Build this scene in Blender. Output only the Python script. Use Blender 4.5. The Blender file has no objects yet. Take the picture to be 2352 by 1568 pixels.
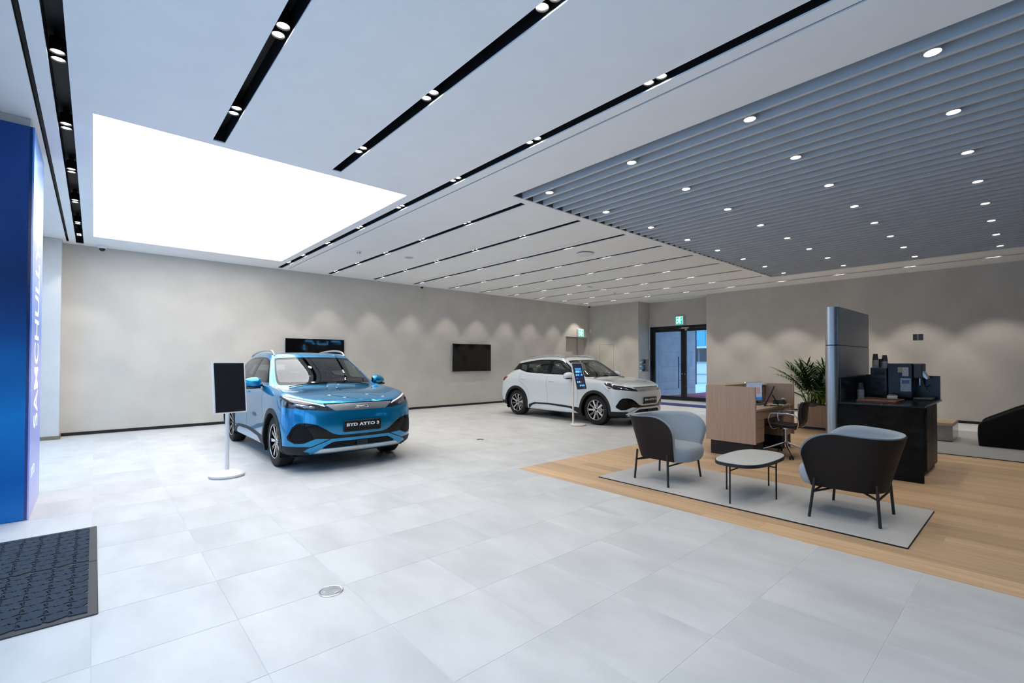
import bpy, bmesh, math, random
import numpy as np
from mathutils import Vector, Matrix
from mathutils.bvhtree import BVHTree
random.seed(7)
scn = bpy.context.scene
COL = scn.collection
PI = math.pi

# ------------------------------------------------------------------ camera
EYE = 1.475
YAW, PITCH, ROLL = 0.72710, 0.014047, 0.0017884
FOC, PCX, PCY = 1079.3, 1176.0, 811.88
_fw = np.array([math.sin(YAW)*math.cos(PITCH), math.cos(YAW)*math.cos(PITCH), math.sin(PITCH)])
_r = np.array([math.cos(YAW), -math.sin(YAW), 0.0])
_u = np.cross(_r, _fw)
_r, _u = math.cos(ROLL)*_r+math.sin(ROLL)*_u, -math.sin(ROLL)*_r+math.cos(ROLL)*_u
cam = bpy.data.objects.new('camera', bpy.data.cameras.new('camera'))
COL.objects.link(cam)
cam.matrix_world = Matrix(((_r[0], _u[0], -_fw[0], 0), (_r[1], _u[1], -_fw[1], 0), (_r[2], _u[2], -_fw[2], EYE), (0, 0, 0, 1)))
cam.data.sensor_width = 36.0
cam.data.lens = FOC*36.0/2352.0
cam.data.shift_y = (PCY-784.0)/2352.0
cam.data.clip_start = 0.05
cam.data.clip_end = 300
scn.camera = cam
def to_pixel(p):
    v = np.array(p, float)-np.array([0, 0, EYE]); z = v@_fw
    if z < 0.05: return None
    return PCX+FOC*(v@_r)/z, PCY-FOC*(v@_u)/z

# ------------------------------------------------------------------ world, exposure
scn.view_settings.view_transform = 'Standard'
scn.view_settings.look = 'None'
scn.view_settings.gamma = 1.0
scn.view_settings.use_curve_mapping = False
scn.view_settings.exposure = 0.07
world = bpy.data.worlds.new('overcast_sky'); scn.world = world
world.use_nodes = True
_nt = world.node_tree; _nt.nodes.clear()
_o = _nt.nodes.new('ShaderNodeOutputWorld'); _b = _nt.nodes.new('ShaderNodeBackground')
_tc = _nt.nodes.new('ShaderNodeTexCoord'); _sep = _nt.nodes.new('ShaderNodeSeparateXYZ'); _cr = _nt.nodes.new('ShaderNodeValToRGB')
_cr.color_ramp.elements[0].position = 0.45; _cr.color_ramp.elements[0].color = (0.46, 0.67, 0.90, 1)
_cr.color_ramp.elements[1].position = 0.85; _cr.color_ramp.elements[1].color = (0.28, 0.55, 0.95, 1)
_mr = _nt.nodes.new('ShaderNodeMapRange'); _mr.inputs['From Min'].default_value = -1; _mr.inputs['From Max'].default_value = 1
_nt.links.new(_tc.outputs['Generated'], _sep.inputs[0]); _nt.links.new(_sep.outputs['Z'], _mr.inputs['Value'])
_nt.links.new(_mr.outputs[0], _cr.inputs[0]); _nt.links.new(_cr.outputs[0], _b.inputs['Color'])
_b.inputs['Strength'].default_value = 2.9
_nt.links.new(_b.outputs[0], _o.inputs['Surface'])
cy = scn.cycles
cy.use_denoising = True
cy.max_bounces = 6; cy.diffuse_bounces = 4; cy.glossy_bounces = 4; cy.transmission_bounces = 5; cy.transparent_max_bounces = 8
cy.use_adaptive_sampling = True; cy.adaptive_threshold = 0.06; cy.adaptive_min_samples = 12
cy.caustics_reflective = False; cy.caustics_refractive = False
cy.sample_clamp_indirect = 6.0

# light strengths, tuned together
E_PANEL = 4.1          # luminous ceiling panel (emission)
W_TWIN = 38.0          # watts of one twin downlight
W_RECESS = 25.0        # watts of one slat-field downlight

# ------------------------------------------------------------------ materials
MATS = {}
def mat(name, color, rough=0.5, metal=0.0, coat=0.0, noise=0.0, scale=20.0, stretch=(1, 1, 1), bump=0.0, bscale=None, spec=0.5,
        emit=None, estr=0.0, trans=0.0, alpha=1.0, ior=1.45, objrand=0.0, sheen=0.0, detail=4.0, color2=None):
    if name in MATS: return MATS[name]
    m = bpy.data.materials.new(name); m.use_nodes = True
    nt = m.node_tree; p = nt.nodes['Principled BSDF']
    p.inputs['Base Color'].default_value = (*color, 1)
    p.inputs['Roughness'].default_value = rough
    p.inputs['Metallic'].default_value = metal
    p.inputs['Specular IOR Level'].default_value = spec
    p.inputs['IOR'].default_value = ior
    p.inputs['Coat Weight'].default_value = coat
    p.inputs['Coat Roughness'].default_value = 0.03
    p.inputs['Transmission Weight'].default_value = trans
    p.inputs['Sheen Weight'].default_value = sheen
    p.inputs['Alpha'].default_value = alpha
    if emit: p.inputs['Emission Color'].default_value = (*emit, 1); p.inputs['Emission Strength'].default_value = estr
    tc = nt.nodes.new('ShaderNodeTexCoord'); mp = nt.nodes.new('ShaderNodeMapping')
    mp.inputs['Scale'].default_value = stretch
    nt.links.new(tc.outputs['Object'], mp.inputs['Vector'])
    if noise > 0 or objrand > 0:
        nz = nt.nodes.new('ShaderNodeTexNoise'); nz.inputs['Scale'].default_value = scale; nz.inputs['Detail'].default_value = detail
        vec = mp.outputs[0]
        if objrand > 0:
            oi = nt.nodes.new('ShaderNodeObjectInfo'); va = nt.nodes.new('ShaderNodeVectorMath'); va.operation = 'ADD'
            sc = nt.nodes.new('ShaderNodeVectorMath'); sc.operation = 'SCALE'; sc.inputs['Scale'].default_value = 37.0
            cb = nt.nodes.new('ShaderNodeCombineXYZ')
            for k in range(3): nt.links.new(oi.outputs['Random'], cb.inputs[k])
            nt.links.new(cb.outputs[0], sc.inputs[0]); nt.links.new(mp.outputs[0], va.inputs[0]); nt.links.new(sc.outputs[0], va.inputs[1])
            vec = va.outputs[0]
        nt.links.new(vec, nz.inputs['Vector'])
        mx = nt.nodes.new('ShaderNodeMix'); mx.data_type = 'RGBA'
        c2 = color2 or tuple(c*(1-noise) for c in color)
        c1 = tuple(min(1, c*(1+noise)) for c in color) if color2 is None else color
        mx.inputs['A'].default_value = (*c2, 1); mx.inputs['B'].default_value = (*c1, 1)
        rm = nt.nodes.new('ShaderNodeMapRange'); rm.inputs['From Min'].default_value = 0.3; rm.inputs['From Max'].default_value = 0.7
        nt.links.new(nz.outputs['Fac'], rm.inputs['Value']); nt.links.new(rm.outputs[0], mx.inputs['Factor'])
        out = mx.outputs['Result']
        if objrand > 0:
            hs = nt.nodes.new('ShaderNodeHueSaturation'); r2 = nt.nodes.new('ShaderNodeMapRange')
            r2.inputs['To Min'].default_value = 1-objrand; r2.inputs['To Max'].default_value = 1+objrand
            nt.links.new(oi.outputs['Random'], r2.inputs['Value']); nt.links.new(r2.outputs[0], hs.inputs['Value'])
            nt.links.new(out, hs.inputs['Color']); out = hs.outputs[0]
        nt.links.new(out, p.inputs['Base Color'])
    if bump > 0:
        n2 = nt.nodes.new('ShaderNodeTexNoise'); n2.inputs['Scale'].default_value = bscale or scale; n2.inputs['Detail'].default_value = 6
        bp = nt.nodes.new('ShaderNodeBump'); bp.inputs['Strength'].default_value = bump; bp.inputs['Distance'].default_value = 0.01
        nt.links.new(mp.outputs[0], n2.inputs['Vector']); nt.links.new(n2.outputs['Fac'], bp.inputs['Height']); nt.links.new(bp.outputs[0], p.inputs['Normal'])
    if emit and name != 'luminous_membrane': m.cycles.emission_sampling = 'NONE'   # small glowing faces: found by rays, the beams light the room
    MATS[name] = m
    return m
def glass_mat(name, tint=(1, 1, 1), refl=0.10, rough=0.0):
    """thin sheet glass: tinted see-through plus a Fresnel mirror layer"""
    if name in MATS: return MATS[name]
    m = bpy.data.materials.new(name); m.use_nodes = True; nt = m.node_tree; nt.nodes.clear()
    o = nt.nodes.new('ShaderNodeOutputMaterial'); t = nt.nodes.new('ShaderNodeBsdfTransparent'); g = nt.nodes.new('ShaderNodeBsdfGlossy')
    f = nt.nodes.new('ShaderNodeFresnel'); mx = nt.nodes.new('ShaderNodeMixShader')
    ge = nt.nodes.new('ShaderNodeNewGeometry'); ir = nt.nodes.new('ShaderNodeMapRange')     # both faces of the sheet reflect alike
    ir.inputs['To Min'].default_value = 1.5+refl; ir.inputs['To Max'].default_value = 1/(1.5+refl)
    nt.links.new(ge.outputs['Backfacing'], ir.inputs['Value']); nt.links.new(ir.outputs[0], f.inputs['IOR'])
    t.inputs['Color'].default_value = (*tint, 1); g.inputs['Roughness'].default_value = rough; g.inputs['Color'].default_value = (0.95, 0.97, 1, 1)
    nt.links.new(f.outputs[0], mx.inputs[0]); nt.links.new(t.outputs[0], mx.inputs[1]); nt.links.new(g.outputs[0], mx.inputs[2]); nt.links.new(mx.outputs[0], o.inputs[0])
    MATS[name] = m; return m
def wood_mat(name, c1, c2, axis='Y', scale=1.0, rough=0.45, objrand=0.0, bump=0.05):
    """straight-grained veneer: noise stretched along one axis"""
    if name in MATS: return MATS[name]
    s = {'X': (1.2, 40, 40), 'Y': (40, 1.2, 40), 'Z': (40, 40, 1.2)}[axis]
    return mat(name, c1, rough=rough, noise=0.3, color2=c2, scale=scale, stretch=s, objrand=objrand, bump=bump, bscale=scale*2, detail=6)

# ------------------------------------------------------------------ mesh builder
class MB:
    def __init__(s): s.v = []; s.f = []; s.fl = set()
    def add(s, vs, fs, M=None):
        n = len(s.v)
        s.v += [tuple(M@Vector(v)) if M is not None else tuple(v) for v in vs]
        s.f += [tuple(i+n for i in f) for f in fs]
        return s
    def box(s, x0, x1, y0, y1, z0, z1, M=None):
        return s.add([(x0, y0, z0), (x1, y0, z0), (x1, y1, z0), (x0, y1, z0), (x0, y0, z1), (x1, y0, z1), (x1, y1, z1), (x0, y1, z1)],
                     [(0, 3, 2, 1), (4, 5, 6, 7), (0, 1, 5, 4), (1, 2, 6, 5), (2, 3, 7, 6), (3, 0, 4, 7)], M)
    def bbox(s, x0, x1, y0, y1, z0, z1, b=0.004, M=None):
        """box with chamfered edges"""
        b = min(b, (x1-x0)/2.01, (y1-y0)/2.01, (z1-z0)/2.01)
        bm = bmesh.new(); bmesh.ops.create_cube(bm, size=1.0)
        for v in bm.verts:
            v.co = ((x0+x1)/2+v.co.x*(x1-x0), (y0+y1)/2+v.co.y*(y1-y0), (z0+z1)/2+v.co.z*(z1-z0))
        bmesh.ops.bevel(bm, geom=list(bm.edges), offset=b, segments=1, affect='EDGES', profile=0.5)
        bm.verts.index_update()
        s.add([v.co.copy() for v in bm.verts], [[v.index for v in f.verts] for f in bm.faces], M); bm.free(); return s
    def lathe(s, prof, n=32, M=None, cap=True):
        """prof: (radius, z) from bottom to top"""
        vs = []; fs = []
        for r, z in prof:
            for k in range(n):
                a = 2*PI*k/n; vs.append((r*math.cos(a), r*math.sin(a), z))
        for i in range(len(prof)-1):
            for k in range(n):
                a, b = i*n+k, i*n+(k+1) % n
                fs.append((a, b, b+n, a+n))
        if cap:
            if prof[0][0] > 1e-6: fs.append(tuple(reversed(range(n))))
            if prof[-1][0] > 1e-6: fs.append(tuple(range((len(prof)-1)*n, len(prof)*n)))
        return s.add(vs, fs, M)
    def cyl(s, r, z0, z1, n=24, M=None): return s.lathe([(r, z0), (r, z1)], n, M)
    def prism(s, poly, z0, z1, M=None):
        n = len(poly)
        vs = [(x, y, z0) for x, y in poly]+[(x, y, z1) for x, y in poly]
        fs = [tuple(reversed(range(n))), tuple(range(n, 2*n))]+[(i, (i+1) % n, (i+1) % n+n, i+n) for i in range(n)]
        return s.add(vs, fs, M)
    def tube(s, pts, r, n=10, M=None, closed=False, caps=True):
        pts = [Vector(p) for p in pts]; N = len(pts); vs = []; fs = []
        rr = r if hasattr(r, '__len__') else [r]*N
        up = None
        for i in range(N):
            if closed: t = pts[(i+1) % N]-pts[i-1]
            else: t = pts[min(i+1, N-1)]-pts[max(i-1, 0)]
            t.normalize()
            if up is None:
                up = Vector((0, 0, 1)) if abs(t.z) < 0.9 else Vector((1, 0, 0))
            a = t.cross(up); a.normalize(); b = a.cross(t); up = b
            for k in range(n):
                w = 2*PI*k/n; vs.append(pts[i]+(a*math.cos(w)+b*math.sin(w))*rr[i])
        for i in range(N if closed else N-1):
            for k in range(n):
                p, q = i*n+k, i*n+(k+1) % n; j = (i+1) % N
                fs.append((p, j*n+k, j*n+(k+1) % n, q))
        if caps and not closed:
            fs.append(tuple(range(n))); fs.append(tuple(reversed(range((N-1)*n, N*n))))
        return s.add(vs, fs, M)
    def grid(s, rows, closed_u=False, closed_v=False, M=None, flip=False):
        """rows: list of equally long point lists"""
        nv, nu = len(rows), len(rows[0]); vs = [p for r in rows for p in r]; fs = []
        for i in range(nv if closed_v else nv-1):
            for j in range(nu if closed_u else nu-1):
                a, b = i*nu+j, i*nu+(j+1) % nu; c, d = ((i+1) % nv)*nu+(j+1) % nu, ((i+1) % nv)*nu+j
                fs.append((a, d, c, b) if flip else (a, b, c, d))
        return s.add(vs, fs, M)
    def mesh(s, name, smooth=False, angle=40):
        me = bpy.data.meshes.new(name); me.from_pydata(s.v, [], s.f); me.update()
        if smooth: smooth_mesh(me, angle)
        return me
    def build(s, name, m=None, parent=None, smooth=False, angle=40, loc=None, rotz=None):
        me = s.mesh(name, smooth, angle)
        if m: me.materials.append(m)
        return obj(name, me, parent, loc, rotz)
def smooth_mesh(me, angle=40):
    me.polygons.foreach_set('use_smooth', [True]*len(me.polygons))
    if angle < 179: me.set_sharp_from_angle(angle=math.radians(angle))
def obj(name, me, parent=None, loc=None, rotz=None):
    o = bpy.data.objects.new(name, me); COL.objects.link(o)
    if parent is not None: o.parent = parent
    if loc is not None: o.location = loc
    if rotz is not None: o.rotation_euler = (0, 0, rotz)
    return o
def tag(o, label, cat, group=None):
    o['label'] = label; o['category'] = cat
    if group: o['group'] = group
    return o
def thing(name, label, cat, loc=(0, 0, 0), rotz=0.0, group=None):
    o = obj(name, None, None, loc, rotz); o.empty_display_size = 0.1
    return tag(o, label, cat, group)
def struct(o): o['kind'] = 'structure'; return o
def stuff(o): o['kind'] = 'stuff'; return o
def dup(root, loc=None, rotz=None, label=None, group=None):
    r = root.copy(); COL.objects.link(r)
    if loc is not None: r.location = loc
    if rotz is not None: r.rotation_euler = (0, 0, rotz)
    if label: r['label'] = label
    if group: r['group'] = group
    for ch in list(root.children):
        c = ch.copy(); COL.objects.link(c); c.parent = r
        for g in ch.children:
            d = g.copy(); COL.objects.link(d); d.parent = c
    return r
def cat_rom(pts, n=8, closed=False):
    P = [np.array(p, float) for p in pts]; N = len(P); out = []
    for i in range(N if closed else N-1):
        if closed: a, b, c, d = P[i-1], P[i], P[(i+1) % N], P[(i+2) % N]
        else: a, b, c, d = P[max(i-1, 0)], P[i], P[i+1], P[min(i+2, N-1)]
        for k in range(n):
            t = k/n; out.append(0.5*(2*b+(c-a)*t+(2*a-5*b+4*c-d)*t*t+(3*b-a-3*c+d)*t**3))
    if not closed: out.append(P[-1])
    return [tuple(p) for p in out]
def round_poly(pts, r, n=5):
    """round the corners of a 2-D polygon"""
    out = []; N = len(pts)
    for i in range(N):
        a, b, c = [np.array(pts[j % N], float) for j in (i-1, i, i+1)]
        u, v = a-b, c-b; lu, lv = np.linalg.norm(u), np.linalg.norm(v); rr = min(r if not hasattr(r, '__len__') else r[i], lu*0.45, lv*0.45)
        p, q = b+u/lu*rr, b+v/lv*rr
        for k in range(n+1):
            t = k/n; out.append(tuple((1-t)**2*p+2*t*(1-t)*b+t*t*q))
    return out
def rrect(w, h, r, n=6): return round_poly([(-w/2, -h/2), (w/2, -h/2), (w/2, h/2), (-w/2, h/2)], r, n)
_font_cache = {}
def text_mesh(txt, size, depth=0.0, xs=1.0, bold=0.0, align='CENTER', space=1.0):
    """lettering as a flat or raised mesh in the XY plane, centred"""
    cu = bpy.data.curves.new('lettering', 'FONT'); cu.body = txt; cu.size = size; cu.extrude = depth; cu.align_x = align; cu.align_y = 'CENTER'
    cu.offset = bold; cu.space_character = space; cu.resolution_u = 4
    ob = bpy.data.objects.new('lettering', cu); COL.objects.link(ob)
    dg = bpy.context.evaluated_depsgraph_get()
    me = bpy.data.meshes.new_from_object(ob.evaluated_get(dg)); bpy.data.objects.remove(ob)
    for v in me.vertices: v.co.x *= xs
    me.update(); return me
def frame_matrix(o, x, y, z): # columns = axes
    x, y, z = Vector(x), Vector(y), Vector(z)
    return Matrix(((x.x, y.x, z.x, o[0]), (x.y, y.y, z.y, o[1]), (x.z, y.z, z.z, o[2]), (0, 0, 0, 1)))
# ------------------------------------------------------------------ room shell
ZC = 3.717                     # ceiling height
XB, YA = 15.43, 12.48          # right wall and back wall faces
XL, YF = -1.05, -4.2           # glazed street front and rear wall behind the camera
M_CEIL = mat('ceiling_paint', (0.93, 0.93, 0.93), rough=0.85, noise=0.015, scale=3)
M_WALL = mat('wall_plaster', (0.56, 0.53, 0.485), rough=0.8, noise=0.06, scale=1.6, detail=5)
M_WALL2 = mat('column_plaster', (0.60, 0.60, 0.60), rough=0.8, noise=0.04, scale=2)
M_BLACK = mat('black_channel', (0.012, 0.013, 0.015), rough=0.5, noise=0.1, scale=30)
M_BASE = mat('black_skirting', (0.012, 0.012, 0.014), rough=0.4, noise=0.1, scale=30)
M_OLIVE = mat('bronze_skirting', (0.20, 0.18, 0.12), rough=0.5, noise=0.1, scale=30)
M_FRAME = mat('black_aluminium', (0.015, 0.016, 0.018), rough=0.35, noise=0.1, scale=40)
M_GLASS = glass_mat('clear_glass', (0.93, 0.97, 0.98))
def boxobj(name, b, m, parent=None, bevel=0.0):
    mb = MB()
    mb.bbox(*b, b=bevel) if bevel else mb.box(*b)
    return mb.build(name, m, parent)

# walls
mb = MB()
mb.box(-0.47, 13.96, YA, YA+0.3, 0, ZC); mb.box(13.96, 15.38, YA, YA+0.3, 2.42, ZC); mb.box(15.38, 17.0, YA, YA+0.3, 0, ZC)
wall_back = struct(mb.build('wall_back', M_WALL))
mb = MB()
mb.box(13.96, 15.38, YA+0.3, YA+0.36, 0, 2.5); mb.box(14.98, 15.38, YA+0.26, YA+0.3, 0, 2.42)
mb.box(14.86, 14.885, YA+0.24, YA+0.3, 0, 2.42)
mb.build('door_recess', M_WALL, wall_back)
d1 = struct(boxobj('door_1', (13.99, 14.85, YA+0.25, YA+0.295, 0.01, 2.39), M_WALL))
boxobj('door_closer', (14.06, 14.12, YA+0.19, YA+0.25, 2.25, 2.36), M_FRAME, d1)
MB().box(14.74, 14.80, YA+0.20, YA+0.25, 1.0, 1.03).box(14.74, 14.755, YA+0.2, YA+0.215, 0.94, 1.12).build('door_handle', M_FRAME, d1)
mb = MB()
mb.box(XB, 16.2, 10.13+0.0, YA, 1.53, ZC); mb.box(XB, 16.2, 10.13, YA, 0, 1.05)
mb.box(XB, 15.51, 10.13, YA, 1.05, 1.53); mb.box(16.14, 16.2, 10.13, YA, 1.05, 1.53); mb.box(15.51, 16.14, 10.13+0.16, YA, 1.05, 1.53)
mb.box(XB, 16.6, YF, 7.475, 0, ZC)
mb.box(16.2, 16.5, 7.475, 10.4, 2.77, ZC+0.1)
wall_right = struct(mb.build('wall_right', M_WALL))
# flush service hatch: a shadow-gap outline in the wall
mb = MB()
for y0, y1, z0, z1 in ((11.955, 11.963, 0.02, 2.11), (11.262, 11.270, 0.02, 2.11), (11.262, 11.963, 2.102, 2.11)):
    mb.box(XB-0.0015, XB, y0, y1, z0, z1)
mb.build('hatch_joint', mat('shadow_gap', (0.16, 0.145, 0.13), rough=0.9, noise=0.05), wall_right)
wall_left = MB()
wall_left.box(-1.6, -0.47, 12.06, YA+0.3, 0, ZC)
wall_left.box(XL-0.15, XL+0.02, YF, 12.06, 3.35, ZC+0.3); wall_left.box(XL-0.15, XL+0.02, YF, 12.06, -0.1, 0.06)
wall_left = struct(wall_left.build('wall_left', M_WALL2))
wall_front = struct(boxobj('wall_front', (XL-0.2, 16.6, YF-0.2, YF, 0, ZC+0.3), mat('charcoal_dimming_finish', (0.07, 0.07, 0.075), rough=0.6, noise=0.1, scale=3)))  # unseen wall, dark finish invented to lower the ambient light at the right
struct(MB().box(-0.47, 13.96, YA-0.012, YA, 0, 0.062).build('baseboard_back', M_BASE))
struct(MB().box(-0.47, -0.455, 12.06, YA-0.012, 0, 0.065).box(-1.05, -0.455, 12.045, 12.06, 0, 0.065).build('baseboard_left', M_OLIVE))
struct(MB().box(XB-0.012, XB, YF, 7.475, 0, 0.062).box(XB-0.012, XB, 10.13, YA, 0, 0.062).build('baseboard_right', M_BASE))
# street front: six panes with black mullions
edges = [YF, -1.6, 1.0, 3.6, 6.2, 7.4, 9.7, 12.06]
for i in range(len(edges)-1):
    a, b = edges[i], edges[i+1]
    if abs(a-6.2) < 0.01: continue
    fr = MB()
    for y in (a, b-0.06): fr.box(XL-0.06, XL+0.04, y, y+0.06, 0.06, 3.35)
    fr.box(XL-0.06, XL+0.04, a+0.06, b-0.06, 0.06, 0.12); fr.box(XL-0.06, XL+0.04, a+0.06, b-0.06, 3.29, 3.35)
    if i in (3,): fr.box(XL-0.05, XL+0.03, (a+b)/2-0.05, (a+b)/2+0.05, 0.12, 3.29); fr.box(XL-0.05, XL+0.03, a+0.06, b-0.06, 2.45, 2.53)
    w = struct(fr.build('window_%d' % (i+1), M_FRAME))
    boxobj('pane', (XL-0.012, XL-0.002, a+0.06, b-0.06, 0.12, 3.29), M_GLASS, w)

# ------------------------------------------------------------------ ceiling with its openings
CH = 0.055                     # half width of a light channel
STRIPS = [(-0.225, YF+0.3, 12.33), (0.938, YF+0.3, 5.60), (2.13, YF+0.3, 5.54), (3.365, YF+0.3, 12.33)]
STRIPS += [(4.575+1.238*k, 4.90, 12.33) for k in range(8)]
STRIPS += [(14.48, YF+0.3, 12.33)]
SLOTS = [(-0.395, 0.018, YF+0.3, 12.28), (3.560, 0.012, YF+0.3, 12.30), (6.86, 0.007, 4.9, 12.3), (10.62, 0.007, 4.9, 12.3), (14.30, 0.008, YF+0.3, 12.3), (15.72, 0.03, 7.6, 10.0)]
PANEL = (-0.03, 3.165, 5.72, 11.46)
RECESS = (4.25, 13.60, YF+0.3, 4.77)
holes = [(x-CH, x+CH, a, b) for x, a, b in STRIPS]+[(x-w, x+w, a, b) for x, w, a, b in SLOTS]+[PANEL, RECESS]
CX0, CX1, CY0, CY1 = XL-0.1, 16.3, YF, YA+0.2
xs = sorted({CX0, CX1, *[v for h in holes for v in h[:2]]}); ys = sorted({CY0, CY1, *[v for h in holes for v in h[2:]]})
mb = MB()
for i in range(len(xs)-1):
    run = None
    for j in range(len(ys)):
        inside = False
        if j < len(ys)-1:
            mx_, my_ = (xs[i]+xs[i+1])/2, (ys[j]+ys[j+1])/2
            inside = not any(h[0] < mx_ < h[1] and h[2] < my_ < h[3] for h in holes)
        if inside and run is None: run = ys[j]
        if not inside and run is not None:
            x0, x1, y0, y1 = xs[i], xs[i+1], run, ys[j]
            mb.add([(x0, y0, ZC), (x0, y1, ZC), (x1, y1, ZC), (x1, y0, ZC)], [(0, 1, 2, 3)]); run = None
for x0, x1, y0, y1 in holes:
    z = ZC+0.012
    mb.add([(x0, y0, ZC), (x1, y0, ZC), (x1, y1, ZC), (x0, y1, ZC), (x0, y0, z), (x1, y0, z), (x1, y1, z), (x0, y1, z)],
           [(0, 1, 5, 4), (1, 2, 6, 5), (2, 3, 7, 6), (3, 0, 4, 7)])
ceiling = struct(mb.build('ceiling', M_CEIL))
def open_box(x0, x1, y0, y1, z0, z1):
    return MB().add([(x0, y0, z0), (x1, y0, z0), (x1, y1, z0), (x0, y1, z0), (x0, y0, z1), (x1, y0, z1), (x1, y1, z1), (x0, y1, z1)],
                    [(4, 7, 6, 5), (0, 4, 5, 1), (1, 5, 6, 2), (2, 6, 7, 3), (3, 7, 4, 0)])
for x, a, b in STRIPS: open_box(x-CH, x+CH, a, b, ZC+0.012, ZC+0.17).build('light_channel', M_BLACK, ceiling)
for x, w, a, b in SLOTS: open_box(x-w, x+w, a, b, ZC+0.012, ZC+0.06).build('air_slot', M_BLACK, ceiling)
# slatted field: a recess box with one mesh per slat
M_SLAT = mat('slat_grey', (0.62, 0.63, 0.64), rough=0.42, noise=0.03, scale=5)
M_RECESS = mat('recess_grey', (0.10, 0.10, 0.105), rough=0.7, noise=0.05, scale=5)
rec = open_box(RECESS[0], RECESS[1], RECESS[2], RECESS[3], ZC+0.012, ZC+0.34).build('slat_recess', M_RECESS, ceiling)
SLAT0, SLATP = 4.445, 0.2062
slat_me = MB().box(-0.019, 0.019, RECESS[2]+0.004, RECESS[3]-0.004, 0, 0.145).mesh('slat'); slat_me.materials.append(M_SLAT)
for k in range(45):
    obj('slat', slat_me, rec, (SLAT0+SLATP*k, 0, ZC))

# ------------------------------------------------------------------ floor: grout bed, one object per tile, one per oak plank
M_GROUT = mat('grout', (0.62, 0.63, 0.63), rough=0.8, noise=0.05, scale=20)
M_TILE = mat('floor_tile', (0.56, 0.565, 0.565), rough=0.42, noise=0.10, scale=2.2, stretch=(1.6, 0.7, 1), objrand=0.02, detail=5)
M_OAK = wood_mat('oak_plank', (0.66, 0.46, 0.28), (0.50, 0.33, 0.19), axis='Y', scale=0.9, rough=0.45, objrand=0.14, bump=0)
floor = struct(boxobj('floor', (XL-0.15, 16.6, YF-0.2, YA+0.36, -0.12, -0.0015), M_GROUT))
PT = 0.6225
WX0, WX1, WY1 = 4.335, 13.78, 4.745       # oak field
def in_view(x, y, m=120):
    q = to_pixel((x, y, 0)); return q is not None and -m < q[0] < 2352+m and q[1] < 1568+m
tiles = []
gx = [0.627+PT*k for k in range(-4, 28)]; gy = [1.176+PT*k for k in range(-10, 20)]
for x in gx:
    for y in gy:
        rects = [(x, x+PT, y, y+PT)]
        r2 = []
        for (a, b, c, d) in rects:       # cut away the oak field and the room edges
            a, b, c, d = max(a, XL), min(b, XB), max(c, YF), min(d, YA)
            if b-a < 0.02 or d-c < 0.02: continue
            if a < WX1 and b > WX0 and c < WY1:
                if d > WY1: r2.append((a, b, WY1, d))
                if a < WX0: r2.append((a, WX0, c, min(d, WY1)))
                if b > WX1: r2.append((WX1, b, c, min(d, WY1)))
            else: r2.append((a, b, c, d))
        tiles += [t for t in r2 if t[1]-t[0] > 0.02 and t[3]-t[2] > 0.02]
G2 = 0.0014
tiles.sort(key=lambda t: (not in_view((t[0]+t[1])/2, (t[2]+t[3])/2), math.hypot((t[0]+t[1])/2, (t[2]+t[3])/2)))
tcache = {}
for k, (a, b, c, d) in enumerate(tiles[:300]):
    w, h = round(b-a-2*G2, 4), round(d-c-2*G2, 4)
    if (w, h) not in tcache:
        me = MB().bbox(-w/2, w/2, -h/2, h/2, -0.01, 0.0, b=0.0008).mesh('tile'); me.materials.append(M_TILE); tcache[(w, h)] = me
    obj('tile', tcache[(w, h)], floor, ((a+b)/2, (c+d)/2, 0))
mb = MB()
for a, b, c, d in tiles[300:]: mb.box(a+G2, b-G2, c+G2, d-G2, -0.01, 0)
stuff(mb.build('far_tiles', M_TILE, floor))
rng = random.Random(3)
planks = []
x = WX0; first = True
while x < WX1-0.01:
    w = 0.085 if first else 0.19; first = False
    x1 = min(x+w, WX1); y = WY1-rng.uniform(0.3, 1.9); top = WY1
    while top > YF:
        y = max(y, YF); planks.append((x, x1, y, top)); top = y; y = top-1.9
    x = x1
planks.sort(key=lambda t: (not (in_view((t[0]+t[1])/2, t[3]) or in_view((t[0]+t[1])/2, (t[2]+t[3])/2)), math.hypot((t[0]+t[1])/2, (t[2]+t[3])/2)))
pc = {}; rest = MB()
for k, (a, b, c, d) in enumerate(planks):
    w, h = round(b-a-0.0012, 4), round(d-c-0.0012, 4)
    if k >= 300: rest.box(a+0.0006, b-0.0006, c+0.0006, d-0.0006, -0.01, 0.0005); continue
    if (w, h) not in pc:
        me = MB().bbox(-w/2, w/2, -h/2, h/2, -0.01, 0.0005, b=0.0007).mesh('plank'); me.materials.append(M_OAK); pc[(w, h)] = me
    obj('plank', pc[(w, h)], floor, ((a+b)/2, (c+d)/2, 0))
if rest.v: stuff(rest.build('far_planks', M_OAK, floor))
# ------------------------------------------------------------------ luminous ceiling panel
M_LUM = mat('luminous_membrane', (0.9, 0.9, 0.9), rough=0.6, noise=0.01, emit=(1.0, 0.985, 0.965), estr=E_PANEL)
lp = thing('luminous_panel', 'large glowing white stretch-fabric light panel set into the ceiling', 'light panel', (0, 0, ZC+0.012))
x0, x1, y0, y1 = PANEL
open_box(x0, x1, y0, y1, 0.0, 0.12).build('panel_tray', M_CEIL, lp)
MB().add([(x0+0.004, y0+0.004, 0.022), (x0+0.004, y1-0.004, 0.022), (x1-0.004, y1-0.004, 0.022), (x1-0.004, y0+0.004, 0.022)], [(0, 1, 2, 3)]).build('membrane', M_LUM, lp)

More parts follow.
